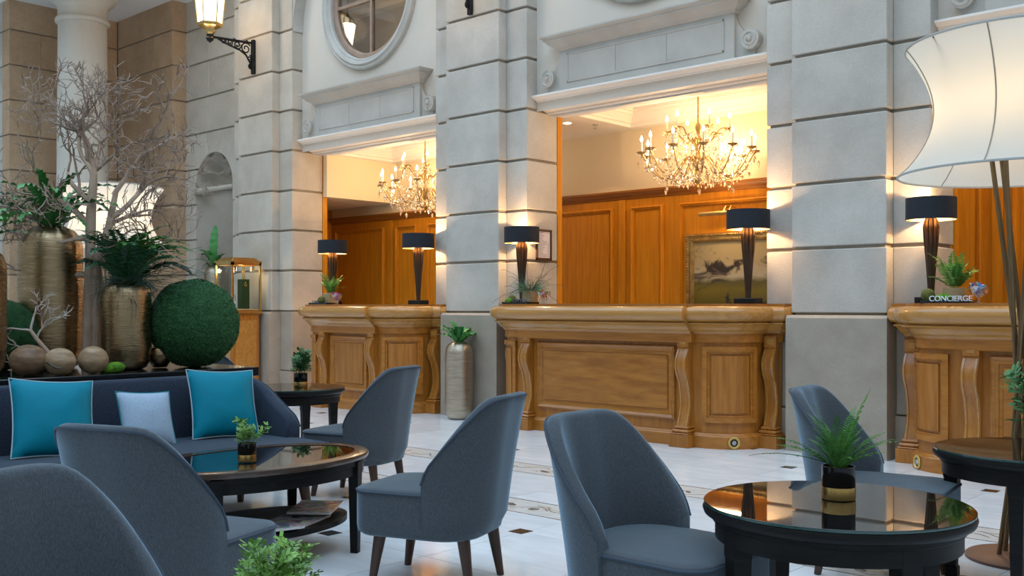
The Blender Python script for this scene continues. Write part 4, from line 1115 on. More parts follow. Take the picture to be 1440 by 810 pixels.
b = MB(); b.tube([(0.0, 0.035 * math.cos(2 * PI * i / 16), 0.13 + 0.042 * math.sin(2 * PI * i / 16)) for i in range(16)], 0.008, 6, closed=True); b.build('strap', SILVERMARK, wt)
b = MB(); b.ball((0.01, 0, 0.172), 0.018, 12, 6, 1, 1, 0.5); b.build('dial', GOLDBAND, wt)

# ================================================================== UPHOLSTERED CHAIRS AND SOFA
def upath(w, xb, xf, Rc, ns=10, na=12):
    """U shaped plan from front +y round the back to front -y: (x, y, nx, ny)"""
    P = []
    for i in range(ns): P.append((lerp(xf, xb + Rc, i / ns), w, 0, 1))
    for i in range(na + 1):
        a = PI / 2 + (PI / 2) * i / na; P.append((xb + Rc + Rc * math.cos(a), w - Rc + Rc * math.sin(a), math.cos(a), math.sin(a)))
    k = max(2, int(2 * (w - Rc) / 0.06))
    for i in range(1, k): P.append((xb, lerp(w - Rc, -(w - Rc), i / k), -1, 0))
    Q = [(x, -y, nx, -ny) for (x, y, nx, ny) in reversed(P[:ns + na + 1])]
    return P + Q

def shell(w, xb, xf, Rc, ztop, zend, z0=0.215, th=0.055, lean_b=0.085, lean_s=0.03, flat=0.10, zin=0.33, dip=0.0):
    P = upath(w, xb, xf, Rc, 10 if xf > xb + Rc + 0.1 else 4, 16)
    b = MB(); rows_ = []; rim = []
    for (x, y, nx, ny) in P:
        zr = ztop
        for _ in range(12):     # straight sloping rim in side view, lean included
            g = max(0, (zr - z0) / (ztop - z0))
            xr_ = x + nx * (lean_b * max(0, -nx) * (0.6 * g + 0.4 * g * g) + lean_s * abs(ny) * g)
            t = (xr_ - (xb - lean_b + flat)) / (xf - (xb - lean_b + flat))
            t = min(1.0, 0.5 * (t + math.sqrt(t * t + 0.008)) - 0.006 * max(0, 1 - t))
            zr = 0.5 * zr + 0.5 * (ztop - (ztop - zend) * t)
        if t > 0.88: zr -= ((t - 0.88) / 0.12) ** 2 * 0.035
        ring = []
        def pos(z, off):
            g = max(0, (z - z0) / (ztop - z0))
            ln = (lean_b * max(0, -nx) * (0.6 * g + 0.4 * g * g) + lean_s * abs(ny) * g)
            tuck = -0.03 * (1 - min(1, (z - z0) / 0.06)) ** 2
            return (x + nx * (ln + off + tuck), y + ny * (ln + off + tuck), z)
        for k in range(9):
            ring.append(pos(lerp(z0, zr - 0.020, (k / 8)), 0))
        for k in range(1, 6):
            a = PI * k / 6
            ring.append(pos(zr - 0.020 + 0.020 * math.sin(a), -th / 2 + th / 2 * math.cos(a)))
        for k in range(7):
            zz_ = lerp(zr - 0.022, zin, k / 6)
            bulge = 0.010 * math.sin(PI * k / 6)
            ring.append(pos(zz_, -th - bulge))
        rows_.append(ring); rim.append(pos(zr - 0.012, 0.001))
    m = len(rows_[0])
    for r_ in rows_: b.v += r_
    for k in range(len(rows_) - 1):
        for i in range(m - 1): b.f.append((k * m + i, (k + 1) * m + i, (k + 1) * m + i + 1, k * m + i + 1))
    b.f.append(tuple(range(m))); b.f.append(tuple(reversed(range((len(rows_) - 1) * m, len(rows_) * m))))
    return b, rim

def seat_block(w, xb, xf, rb, rf, z0, z1, dome=0.02):
    out = []
    for (cx, cy, rr, a0) in ((xf - rf, w - rf, rf, 0), (xb + rb, w - rb, rb, PI / 2), (xb + rb, -w + rb, rb, PI), (xf - rf, -w + rf, rf, 1.5 * PI)):
        for i in range(8):
            a = a0 + PI / 2 * i / 7; out.append((cx + rr * math.cos(a), cy + rr * math.sin(a)))
    cx0 = (xb + xf) / 2; n_ = len(out)
    # bow the front edge a little
    out = [(x + (0.025 * (1 - (y / w) ** 2) if x > xf - rf - 0.001 else 0), y) for x, y in out]
    b = MB()
    levels = [(0.93, z0), (0.985, z0 + 0.012), (1.0, z0 + 0.035), (1.0, z1 - 0.018), (0.99, z1 - 0.004), (0.97, z1)] + [(s_, z1 + dome * (1 - s_ * s_)) for s_ in (0.85, 0.65, 0.4, 0.15)]
    for s_, z in levels:
        for x, y in out: b.v.append((cx0 + (x - cx0) * s_, y * s_, z))
    for k in range(len(levels) - 1):
        for i in range(n_):
            j = (i + 1) % n_; b.f.append((k * n_ + i, k * n_ + j, (k + 1) * n_ + j, (k + 1) * n_ + i))
    b.f.append(tuple(reversed(range(n_)))); b.f.append(tuple(range((len(levels) - 1) * n_, len(levels) * n_)))
    pipe = [(x * 1.0, y * 1.004, z1 - 0.010) for x, y in out]
    return b, pipe

def leg_mesh(h, dx, dy, r0=0.027, r1=0.015):
    return MB().tube([(0, 0, h), (dx * 0.5, dy * 0.5, h / 2), (dx, dy, 0)], [r0, (r0 + r1) / 2, r1], 12).mesh('leg', LEGWOOD)

def chair_proto():
    root = empty('lounge_chair')
    b, rim = shell(0.240, -0.275, -0.055, 0.205, 0.780, 0.475, th=0.05, lean_b=0.085, lean_s=0.032, flat=0.03)
    bk_ = b.build('backrest', FABRIC, root, angle=50)
    MB().tube(rim, 0.0045, 5).build('piping', PIPING, bk_)
    s, pipe = seat_block(0.232, -0.245, 0.268, 0.15, 0.075, 0.205, 0.392)
    st = s.build('seat', FABRIC, root, angle=50)
    MB().tube(pipe, 0.0055, 5, closed=True).build('piping', PIPING, st)
    for sx in (1, -1):
        for sy in (1, -1):
            x0 = 0.185 if sx > 0 else -0.185
            inst('leg', leg_mesh(0.215, 0.035 * sx, 0.012 * sy), root, (x0, 0.140 * sy, 0))
    return root
CHAIR = chair_proto()
CHAIRS = [(-1.80, 2.64, 0, 'grey-blue lounge chair in front of the wide counter, facing the fern table'),
          (-3.075, 2.885, 200, 'grey-blue lounge chair seen from the side beside the oval coffee table'),
          (-4.80, 3.86, 198, 'grey-blue lounge chair in front of the far counter beside the black side table'),
          (-3.04, 1.69, 110, 'grey-blue lounge chair with its back turned, in front of the teal cushions'),
          (-1.956, 0.927, 15, 'nearest grey-blue lounge chair, cropped at the lower corner'),
          (-1.75, 4.19, 8, 'grey-blue lounge chair in front of the stone pier, behind the fern'),
          (-7.08, 4.37, 115, 'lounge chair mostly hidden behind the black console table')]
for i, (x, y, a, lb) in enumerate(CHAIRS):
    o = CHAIR if i == 0 else copy_tree(CHAIR)
    o.location = (x, y, 0); o.rotation_euler = (0, 0, R(a))
    tag(o, lb, 'chair', 'grey-blue lounge chairs')

# ---- sofa
SY0, SY1 = 0.95, 3.37
sf = empty('sofa', (-4.80, (SY0 + SY1) / 2, 0))
tag(sf, 'long navy sofa with a low curved back in front of the console', 'sofa')
W_ = (SY1 - SY0) / 2
b, rim = shell(W_, -0.40, 0.08, 0.26, 0.735, 0.50, th=0.085, lean_b=0.07, lean_s=0.02, flat=0.10)
bk_ = b.build('backrest', NAVY, sf, angle=50)
MB().tube(rim, 0.005, 5).build('piping', NAVY, bk_)
s, pipe = seat_block(W_ - 0.012, -0.36, 0.42, 0.22, 0.09, 0.20, 0.40, 0.015)
st = s.build('seat', NAVY, sf, angle=50)
MB().tube(pipe, 0.006, 5, closed=True).build('piping', NAVY, st)
for sx, x0 in ((1, 0.31), (-1, -0.28)):
    for sy in (1, -1): inst('leg', leg_mesh(0.21, 0.035 * sx, 0.02 * sy, 0.032, 0.018), sf, (x0, (W_ - 0.14) * sy, 0))

# ---- cushions
def cushion(name, size, thick, m, mp, loc, rot, label):
    b = MB(); n_ = 20; grids = []
    for side in (1, -1):
        g = []
        for i in range(n_ + 1):
            for j in range(n_ + 1):
                u, v = i / n_ * 2 - 1, j / n_ * 2 - 1
                pin = 1 - 0.07 * (1 - u * u) * 1.0, 1 - 0.07 * (1 - v * v)
                h = thick * (max(0, 1 - abs(u) ** 2.6) * max(0, 1 - abs(v) ** 2.6)) ** 0.62
                h += 0.006 * mnoise.noise((u * 2.2, v * 2.2, size * 7 + side)) * (1 - max(abs(u), abs(v)))
                g.append((side * h, u * size / 2 * pin[1], v * size / 2 * pin[0] + size / 2))
        grids.append(g)
    for side, g in enumerate(grids):
        o_ = len(b.v); b.v += g; q = n_ + 1
        for i in range(n_):
            for j in range(n_): b.f.append((o_ + i * q + j, o_ + (i + 1) * q + j, o_ + (i + 1) * q + j + 1, o_ + i * q + j + 1))
    root = empty(name, loc); root.rotation_euler = rot
    b.build('cover', m, root, angle=80)
    q = n_ + 1; g = grids[0]
    edge = [g[i * q] for i in range(n_)] + [g[n_ * q + j] for j in range(n_)] + [g[i * q + n_] for i in range(n_, 0, -1)] + [g[j] for j in range(n_, 0, -1)]
    MB().tube(edge, 0.0038, 5, closed=True).build('piping', mp, root)
    tag(root, label, 'cushion', 'cushions on the navy sofa')
cushion('cushion', 0.39, 0.075, TEAL, PIPEPALE, (-4.86, 2.08, 0.405), (R(-5), R(-21), R(-4)), 'teal cushion with pale piping at the near end of the sofa')
cushion('cushion', 0.30, 0.055, PALEBLUE, PIPETEAL, (-4.88, 2.575, 0.405), (R(-4), R(-22), R(3)), 'small pale blue cushion with teal piping in the middle of the sofa')
cushion('cushion', 0.39, 0.075, TEAL, PIPEPALE, (-4.90, 3.03, 0.405), (R(-3), R(-20), R(-6)), 'teal cushion with pale piping at the far end of the sofa')

# ================================================================== TABLES
def round_table(loc, rz, label, r=0.375, z=0.555):
    root = empty('glass_top_table', loc, rz); tag(root, label, 'table', 'black round tables')
    MB().lathe([(0, z - 0.008), (r - 0.001, z - 0.008), (r, z - 0.006), (r, z - 0.001), (r - 0.001, z), (0, z)], 96, cap=False).build('glass_top', GLASSTOP, root)
    MB().lathe([(r + 0.0005, z - 0.008), (r + 0.001, z - 0.002)], 96, cap=False).build('glass_edge', GLASSEDGE, root)
    MB().lathe([(0, z - 0.042), (r - 0.012, z - 0.042), (r, z - 0.034), (r + 0.004, z - 0.022), (r, z - 0.010), (r - 0.004, z - 0.0085), (0, z - 0.0085)], 96, cap=False).build('table_top', BLACKWOOD, root, angle=40)
    MB().lathe([(r - 0.06, z - 0.105), (r - 0.032, z - 0.105), (r - 0.032, z - 0.062), (r - 0.024, z - 0.056), (r - 0.024, z - 0.042), (r - 0.06, z - 0.042)], 96, cap=False).build('apron', BLACKWOOD, root, angle=30)
    g = MB()
    g.box(-0.030, 0.030, -0.030, 0.030, z - 0.14, z - 0.045, 0.003)
    t0, t1, zb = 0.027, 0.019, 0.045
    g.add([(sx * t0, sy * t0, z - 0.14) for sy in (-1, 1) for sx in (-1, 1)] + [(sx * t1, sy * t1, zb) for sy in (-1, 1) for sx in (-1, 1)], [(0, 1, 5, 4), (1, 3, 7, 5), (3, 2, 6, 7), (2, 0, 4, 6)])
    g.box(-0.025, 0.025, -0.025, 0.025, 0, 0.045, 0.004)
    me = g.mesh('leg', BLACKWOOD, False)
    for i in range(4):
        a = PI / 2 * i; inst('leg', me, root, ((r - 0.062) * math.cos(a), (r - 0.062) * math.sin(a), 0), (0, 0, a))
    return root
round_table((-1.307, 2.806, 0), R(42.62 + 16), 'round black table with a reflecting glass top and a fern, nearest the camera')
round_table((-1.209, 4.39, 0), R(42.62 - 38), 'round black glass-top table beside the bronze floor lamp')
round_table((-6.03, 4.24, 0), R(42.62 + 30), 'round black glass-top table in front of the far counter')
T5 = round_table((-1.26, 0.80, 0), R(30), 'round black table just below the frame under the leafy plant')

def ellipse(a, b_, n=72): return [(a * math.cos(2 * PI * i / n), b_ * math.sin(2 * PI * i / n), math.cos(2 * PI * i / n), math.sin(2 * PI * i / n)) for i in range(n)]
ct = empty('coffee_table', (-3.92, 2.58, 0)); tag(ct, 'oval black coffee table with inset glass and a lower shelf, in front of the sofa', 'table')
ax, ay, z = 0.36, 0.56, 0.45
e = ellipse(ax, ay)
b = MB().sweep(e, [(-0.09, z - 0.03), (-0.012, z - 0.03), (0, z - 0.024), (0.003, z - 0.012), (0, z - 0.002), (-0.006, z), (-0.065, z), (-0.065, z - 0.004), (-0.09, z - 0.004), (-0.09, z - 0.03)], closed=True)
b.build('table_top', mat('dark_brown_rim', (0.05, 0.03, 0.022), 0.22, col2=(0.075, 0.048, 0.035), scale=8, detail=6, coat=0.3), ct, angle=40)
MB().prism([(x * (1 - 0.066 / ax), y * (1 - 0.066 / ay)) for x, y, _, _ in e], z - 0.020, z - 0.0035).build('glass_inset', GLASSTOP, ct, smooth=False)
MB().sweep(e, [(-0.055, z - 0.095), (-0.022, z - 0.095), (-0.022, z - 0.055), (-0.014, z - 0.05), (-0.014, z - 0.03), (-0.055, z - 0.03)], closed=True).build('apron', BLACKWOOD, ct, angle=30)
MB().prism([(x * 0.80, y * 0.80) for x, y, _, _ in e], 0.135, 0.16).build('shelf', BLACKWOOD, ct, smooth=False)
g = MB().add([(sx * 0.025, sy * 0.025, z - 0.032) for sy in (-1, 1) for sx in (-1, 1)] + [(sx * 0.017, sy * 0.017, 0.0) for sy in (-1, 1) for sx in (-1, 1)], [(0, 1, 5, 4), (1, 3, 7, 5), (3, 2, 6, 7), (2, 0, 4, 6), (4, 5, 7, 6), (0, 2, 3, 1)]).mesh('leg', BLACKWOOD, False)
for sx in (1, -1):
    for sy in (1, -1): inst('leg', g, ct, (sx * (0.245), sy * 0.355, 0), (0, 0, sx * sy * 0.5))
for i, (x, y, a, lb) in enumerate(((-3.80, 2.70, 25, 'open magazine on the shelf of the oval coffee table'), (-3.74, 2.50, -15, 'glossy magazine lying nearer on the shelf of the coffee table'), (-3.87, 2.86, 40, 'folded magazine at the far end of the coffee table shelf'))):
    mg = empty('magazine', (x, y, 0.160 + 0.0125 * i), R(a)); tag(mg, lb, 'magazine', 'magazines under the coffee table')
    MB().box(-0.10, 0.10, -0.14, 0.14, 0, 0.010, 0.002).build('pages', PAPER, mg, smooth=False)
    MB().box(-0.101, 0.101, -0.141, 0.141, 0.010, 0.012).build('cover', cover_mat('magazine_cover_%d' % i, i + 0.7), mg, smooth=False)

# ---- black console with the plant display
CX0, CX1, CYa, CYb = -7.05, -5.42, 0.6, 3.575
cs = empty('console_table', ((CX0 + CX1) / 2, (CYa + CYb) / 2, 0)); tag(cs, 'long black lacquered display console behind the sofa', 'console')
hx, hy = (CX1 - CX0) / 2, (CYb - CYa) / 2
MB().box(-hx, hx, -hy, hy, 0.695, 0.75, 0.003).build('table_top', TRAYM, cs, smooth=False)
MB().box(-hx + 0.03, hx - 0.03, -hy + 0.03, hy - 0.03, 0.63, 0.695).build('apron', BLACKWOOD, cs, smooth=False)
for sx in (1, -1):
    for sy in (1, -1): MB().box(sx * (hx - 0.07) - 0.035, sx * (hx - 0.07) + 0.035, sy * (hy - 0.07) - 0.035, sy * (hy - 0.07) + 0.035, 0, 0.63, 0.003).build('leg', BLACKWOOD, cs, smooth=False)
TZ = 0.750

# ================================================================== FLOOR LAMPS
def floor_lamp(loc, label, watts):
    root = empty('floor_lamp', loc); tag(root, label, 'floor lamp', 'tall floor lamps with flared cream shades')
    MB().lathe([(0, 0), (0.24, 0), (0.24, 0.012), (0.232, 0.018), (0, 0.018)], 56, cap=False).build('base', mat('brown_metal_plate', (0.17, 0.085, 0.055), 0.5, 0.3, col2=(0.20, 0.105, 0.07), scale=6), root, angle=40)
    for i in range(7):
        a = 2 * PI * i / 7; tw = R(150)
        p = lambda r_, g, z_: (r_ * math.cos(g), r_ * math.sin(g), z_)
        a0, a1 = Vector(p(0.10, a, 0.018)), Vector(p(0.135, a + tw, 1.84))
        MB().tube([a0.lerp(a1, t / 6) for t in range(7)], [0.011] * 7, 10).build('pole', POLEBRONZE, root)
    prof = []
    for i in range(17):
        t = i / 16
        r_ = lerp(0.525, 0.49, t) - 0.135 * (math.sin(PI * (t ** 0.92)) ** 0.9)
        prof.append((r_, 1.715 + 0.575 * t))
    sh_ = MB().lathe(prof, 72, cap=False).build('shade', SHADE, root)
    t_ = MB()
    for z_, r_ in ((1.715, 0.526), (2.29, 0.491)):
        MB().tube([(r_ * math.cos(2 * PI * i / 72), r_ * math.sin(2 * PI * i / 72), z_) for i in range(72)], 0.0055, 6, closed=True).build('trim', mat('grey_shade_trim', (0.45, 0.43, 0.40), 0.8), sh_)
    for k in range(6):
        a = 2 * PI * k / 6 + R(-150)
        MB().tube([((r_ + 0.001) * math.cos(a), (r_ + 0.001) * math.sin(a), z_) for r_, z_ in prof], 0.0035, 5).build('seam', mat('shade_seam', (0.38, 0.33, 0.26), 0.8), sh_)
    sp = MB()
    for k in range(3):
        a = 2 * PI * k / 3
        sp.tube([(0, 0, 1.86), (0.485 * math.cos(a), 0.485 * math.sin(a), 2.285)], 0.004, 5)
    sp.lathe([(0, 1.80), (0.14, 1.80), (0.14, 1.83), (0, 1.84)], 24, cap=False)
    sp.build('spider', POLEBRONZE, root)
    for k in range(3):
        a = 2 * PI * k / 3 + 0.5
        MB().ball((0.10 * math.cos(a), 0.10 * math.sin(a), 1.93), 0.035, 12, 8, 1, 1, 1.3).build('bulb', LAMPGLOW, root)
    lamp('lamp_light', 'POINT', watts, (1.0, 0.80, 0.54), root, (0, 0, 2.03), 0.10)
    return root
floor_lamp((-1.385, 4.86, 0), 'tall bronze floor lamp with a large flared cream shade in the foreground', 5.5)
floor_lamp((-9.673, 4.689, 0), 'tall floor lamp with a cream shade glowing behind the dry tree', 11)

# ================================================================== PLANTS AND DECORATION
def frond_mesh(name, m, L=0.3, droop=0.5, n=16, wid=0.06, lw=0.012, rise=1.1, seed=0, stem=0.0018, curl=0.0, start=0.12):
    """arching pinnate frond growing from the origin towards +x"""
    r_ = random.Random(seed); b = MB()
    pts = []; x = z = 0.0; ang = rise
    K = 18; st = L / K
    for i in range(K + 1):
        pts.append(Vector((x, curl * (i / K) ** 2 * L, z)))
        x += math.cos(ang) * st; z += math.sin(ang) * st; ang -= droop / K * (0.5 + 1.0 * i / K)
    b.tube(pts, [stem * (1 - 0.7 * i / K) for i in range(K + 1)], 4)
    def at(t):
        f = t * K; i = min(K - 1, int(f)); return pts[i].lerp(pts[i + 1], f - i), (pts[i + 1] - pts[i]).normalized()
    for k in range(n):
        t = lerp(start, 0.985, k / (n - 1)); p, d = at(t)
        w = wid * (math.sin(PI * min(1, 0.18 + 0.82 * t)) ** 0.7) * (0.85 + 0.3 * r_.random())
        up_ = d.cross(Vector((0, 1, 0))); up_ = -up_ if up_.z < 0 else up_
        for s_ in (-1, 1):
            sd = Vector((0, s_, 0)) * 0.93 + d * 0.40 + up_ * r_.uniform(-0.15, 0.25)
            sd.normalize(); tip = p + sd * w - up_ * 0.12 * w
            mid = p + sd * w * 0.45 + up_ * 0.06 * w
            q = d * lw * 0.5
            o_ = len(b.v)
            b.v += [tuple(p), tuple(mid + q), tuple(tip), tuple(mid - q)]
            b.f += [(o_, o_ + 1, o_ + 2), (o_, o_ + 2, o_ + 3)]
    return b.mesh(name, m, True, 60)

def strap_mesh(name, m, L=0.4, droop=0.9, w=0.05, rise=1.1, wave=0.15, seed=0, tipw=0.0, K=18):
    r_ = random.Random(seed); b = MB(); x = z = 0.0; ang = rise; st = L / K
    for i in range(K + 1):
        t = i / K
        hw = w * 0.5 * (0.25 + 0.75 * math.sin(PI * min(1, 0.08 + t * 0.86)) ** 0.8) * (1 if t < 0.93 else lerp(1, 0.15, (t - 0.93) / 0.07))
        wv = wave * hw * math.sin(i * 2.1 + seed); wv2 = wave * hw * math.sin(i * 2.4 + seed + 2)
        nx_, nz_ = -math.sin(ang), math.cos(ang)
        b.v += [(x + nx_ * (0.3 * hw + wv), hw * (1 + 0.25 * wave * math.cos(i * 1.9)), z + nz_ * (0.3 * hw + wv)), (x, 0, z), (x + nx_ * (0.3 * hw + wv2), -hw * (1 + 0.25 * wave * math.cos(i * 1.9 + 1)), z + nz_ * (0.3 * hw + wv2))]
        x += math.cos(ang) * st; z += math.sin(ang) * st; ang -= droop / K * (0.4 + 1.2 * t)
    for i in range(K):
        q = i * 3; b.f += [(q, q + 1, q + 4, q + 3), (q + 1, q + 2, q + 5, q + 4)]
    return b.mesh(name, m, True, 70)

def scatter(root, meshes, n, name, z, r0=0.01, tilt=(-0.25, 0.35), scale=(0.7, 1.1), seed=1, a0=0.0, a1=2 * PI, cx=0, cy=0):
    r_ = random.Random(seed)
    for i in range(n):
        a = a0 + (a1 - a0) * (i + 0.7 * r_.random()) / n
        inst(name, meshes[i % len(meshes)], root, (cx + r0 * math.cos(a), cy + r0 * math.sin(a), z), (0, r_.uniform(*tilt), a), r_.uniform(*scale))

FT = [frond_mesh('frond', GREENF, 0.20, 0.85, 27, 0.021, 0.0058, 1.2, s, 0.0013, start=0.05) for s in range(4)]
FTB = [frond_mesh('frond', GREENB, 0.17, 0.8, 13, 0.032, 0.016, 1.2, s + 5, 0.0015) for s in range(3)]
def sprig_mesh(name, m, H, nb, ll, seed):
    r_ = random.Random(seed); b = MB()
    top = Vector((r_.uniform(-.02, .02), r_.uniform(-.02, .02), H))
    P = [Vector((0, 0, 0)).lerp(top, t / 6) + Vector((0.008 * math.sin(t * 1.3 + seed), 0.008 * math.cos(t + seed), 0)) for t in range(7)]
    b.tube(P, [0.0018 - 0.0002 * t for t in range(7)], 4)
    for k in range(nb):
        t = 0.15 + 0.85 * k / nb; i = min(5, int(t * 6)); p = P[i].lerp(P[i + 1], t * 6 - i)
        a = k * 2.4 + r_.random(); d = Vector((math.cos(a), math.sin(a), 0.6)).normalized()
        e_ = p + d * (0.035 * (1.2 - 0.6 * t)); b.tube([p, e_], [0.0012, 0.0006], 3)
        for q in range(6):
            u = 0.3 + 0.7 * q / 5; c_ = p.lerp(e_, u); s_ = 1 if q % 2 else -1
            n_ = d.cross(Vector((0, 0, 1))) * s_; w = ll * r_.uniform(0.7, 1.2)
            tip = c_ + n_ * w + d * w * 0.5 + Vector((0, 0, r_.uniform(-.3, .4) * w)); sd = d * w * 0.38
            o_ = len(b.v); mid = c_.lerp(tip, 0.5)
            b.v += [tuple(c_), tuple(mid + sd), tuple(tip), tuple(mid - sd)]; b.f += [(o_, o_ + 1, o_ + 2, o_ + 3)]
    return b.mesh(name, m, True, 60)
SPR = [sprig_mesh('sprig', GREENB, 0.125, 15, 0.018, s) for s in range(3)]
SPRD = [sprig_mesh('sprig', mat('herb_green', (0.03, 0.13, 0.03), 0.5, col2=(0.10, 0.26, 0.08), scale=6, rnd=0.2), 0.125, 15, 0.018, s + 7) for s in range(3)]
POT = MB().lathe([(0, 0), (0.046, 0), (0.048, 0.003), (0.048, 0.098), (0.045, 0.098), (0.044, 0.085), (0, 0.085)], 36, cap=False).mesh('pot', POTBLACK, True, 40)
BAND = MB().lathe([(0.0482, 0.002), (0.0488, 0.004), (0.0488, 0.036), (0.0482, 0.038)], 36, cap=False).mesh('band', GOLDBAND)
SOILM = MB().lathe([(0, 0.094), (0.02, 0.096), (0.044, 0.088)], 20, cap=False).mesh('soil', SOIL)
SPRS = [sprig_mesh('sprig', GREENB, 0.15, 17, 0.012, s + 15) for s in range(4)]
def pot_plant(loc, label, kind, n, seed, sc_=1.0, plant=1.0):
    root = empty('potted_plant', loc); tag(root, label, 'plant', 'small plants in black and gold pots')
    p = inst('pot', POT, root, scale=sc_); inst('gold_band', BAND, p); inst('soil', SOILM, p)
    r_ = random.Random(seed); z = 0.09 * sc_
    if kind == 'fern': scatter(root, FT, n, 'frond', z, 0.012, (-0.35, 0.55), (0.55 * plant, 1.05 * plant), seed)
    else:
        S = {'bright': SPR, 'dark': SPRD, 'fine': SPRS}[kind]
        for i in range(n):
            a = 2.4 * i; rr = 0.032 * math.sqrt((i + 0.5) / n)
            inst('sprig', S[i % 3], root, (rr * math.cos(a), rr * math.sin(a), z), (r_.uniform(-.5, .5) * (0.3 + rr * 22), r_.uniform(-.5, .5) * (0.3 + rr * 22), a), r_.uniform(0.6, 1.15) * plant)
    return root
pp = pot_plant((-1.325, 2.865, 0.555), 'sword fern in a black and gold pot on the nearest glass table', 'fern', 46, 4)
inst('frond', frond_mesh('frond', GREEND, 0.27, 0.6, 24, 0.014, 0.0085, 0.35, 9, 0.0018), pp, (0, 0, 0.095), (0, 0, R(222)))
inst('frond', frond_mesh('frond', GREENF, 0.25, 0.35, 26, 0.020, 0.011, 1.50, 10, 0.0014), pp, (0.01, 0, 0.095), (0, 0.15, R(40)))
inst('frond', frond_mesh('frond', GREENF, 0.20, 0.6, 22, 0.016, 0.010, 1.45, 11, 0.0014), pp, (-0.01, 0, 0.095), (0, 0, R(205)))
pot_plant((-3.845, 2.475, 0.450), 'small leafy plant in a black and gold pot on the oval coffee table', 'bright', 9, 2, 0.82, 0.92)
pot_plant((-5.97, 4.28, 0.555), 'small dark herb in a black and gold pot on the table before the far counter', 'dark', 12, 3, 1.0, 1.25)
pot_plant((-1.135, 4.22, 0.555), 'wispy plant in a black and gold pot beside the floor lamp, cropped at the edge', 'dark', 16, 6, 1.15, 1.75)
pot_plant((-1.27, 0.86, 0.555), 'leafy bright green plant cropped at the bottom of the picture', 'fine', 26, 8, 0.9, 0.92)

# ---- tall metal vases
def vase(loc, H, r, neck, m, label, group='tall hammered metal vases'):
    root = empty('metal_vase', loc); tag(root, label, 'vase', group)
    prof = [(0, 0), (r * 0.62, 0), (r * 0.80, 0.012), (r * 0.93, 0.05), (r * 0.99, 0.12), (r, 0.25 * H), (r, 0.78 * H), (r * 0.985, 0.86 * H), (r * 0.90, 0.93 * H), (r * 0.72, 0.975 * H), (neck * 1.1, 0.993 * H), (neck, H), (neck * 0.92, H), (neck * 0.9, 0.96 * H), (0, 0.955 * H)]
    MB().lathe(prof, 56, cap=False).build('body', m, root, angle=60)
    return root
# beside the pier
v = vase((-7.28, 7.13, 0), 0.775, 0.142, 0.05, VASEPALE, 'tall champagne metal vase on the floor against the stone pier')
pl_ = empty('leafy_plant', (-7.28, 7.13, 0.755)); tag(pl_, 'glossy bird-nest plant in the vase against the stone pier', 'plant')
SL = [strap_mesh('leaf', GREENL, 0.30, 1.35, 0.075, 1.15, 0.35, s) for s in range(4)]
scatter(pl_, SL, 17, 'leaf', 0.0, 0.02, (-0.35, 0.35), (0.65, 1.0), 3)
# in the niche
vase((-12.76, 7.72, 0.90), 0.80, 0.17, 0.07, VASEPALE, 'metal vase standing inside the shell niche')
pl_ = empty('leafy_plant', (-12.76, 7.70, 1.68)); tag(pl_, 'bird-nest plant in the vase inside the niche', 'plant')
SLN = [strap_mesh('leaf', GREENL, 0.42, 1.2, 0.10, 1.2, 0.3, s + 11) for s in range(3)]
scatter(pl_, SLN, 9, 'leaf', 0.0, 0.02, (-0.2, 0.45), (0.6, 1.0), 5, R(130), R(400))
inst('leaf', strap_mesh('leaf', GREENL, 0.60, 0.25, 0.12, 1.5, 0.25, 21), pl_, (0, -0.03, 0), (0, 0, R(128)))
b = MB(); r_ = random.Random(2)
for i in range(26):
    a = r_.random() * 6.28; L_ = r_.uniform(0.12, 0.26)
    b.tube([(0.05 * math.cos(a), 0.05 * math.sin(a), -0.02), (0.12 * math.cos(a), 0.12 * math.sin(a), 0.06), (L_ * math.cos(a), L_ * math.sin(a), r_.uniform(-.05, .06))], 0.0035, 3)
b.build('stems', TWIG, pl_)

# on the console
vase((-5.80, 2.905, TZ), 0.52, 0.143, 0.06, VASE, 'shorter hammered bronze vase on the console, next to the large moss ball')
vase((-6.25, 2.65, TZ), 0.86, 0.185, 0.085, VASE, 'tallest hammered bronze vase on the console behind the dry tree')
vase((-5.85, 2.04, TZ), 0.70, 0.19, 0.085, VASE, 'hammered bronze vase on the console cropped at the edge')

pl_ = empty('fern', (-5.80, 2.905, TZ + 0.50)); tag(pl_, 'large dark sword fern with wiry air plant in the shorter bronze vase', 'fern')
FB = [frond_mesh('frond', GREEND, 0.52, 1.75, 34, 0.072, 0.024, 1.25, s + 20, 0.0028) for s in range(4)]
FB2 = [frond_mesh('frond', GREENF, 0.52, 1.9, 34, 0.070, 0.022, 1.2, s + 30, 0.0028) for s in range(2)]
scatter(pl_, FB, 34, 'frond', 0, 0.02, (-0.45, 0.45), (0.65, 1.0), 12)
scatter(pl_, FB2, 14, 'frond', 0.01, 0.02, (-0.3, 0.1), (0.75, 1.0), 13, R(-30), R(120))
b = MB(); r_ = random.Random(9)
for i in range(230):
    a = r_.random() * 6.28; el = r_.uniform(-0.5, 1.2); L_ = r_.uniform(0.10, 0.30); k1, k2 = r_.uniform(-2.5, 2.5), r_.uniform(-3.5, 0.5)
    p = Vector((0.04 * math.cos(a), 0.04 * math.sin(a), 0.0)); pts = [p.copy()]
    for s_ in range(8):
        p = p + Vector((math.cos(a) * math.cos(el), math.sin(a) * math.cos(el), math.sin(el))) * L_ / 8; pts.append(p.copy()); a += k1 / 8; el += k2 / 8
    b.tube(pts, [0.0026 * (1 - 0.1 * q) for q in range(9)], 3)
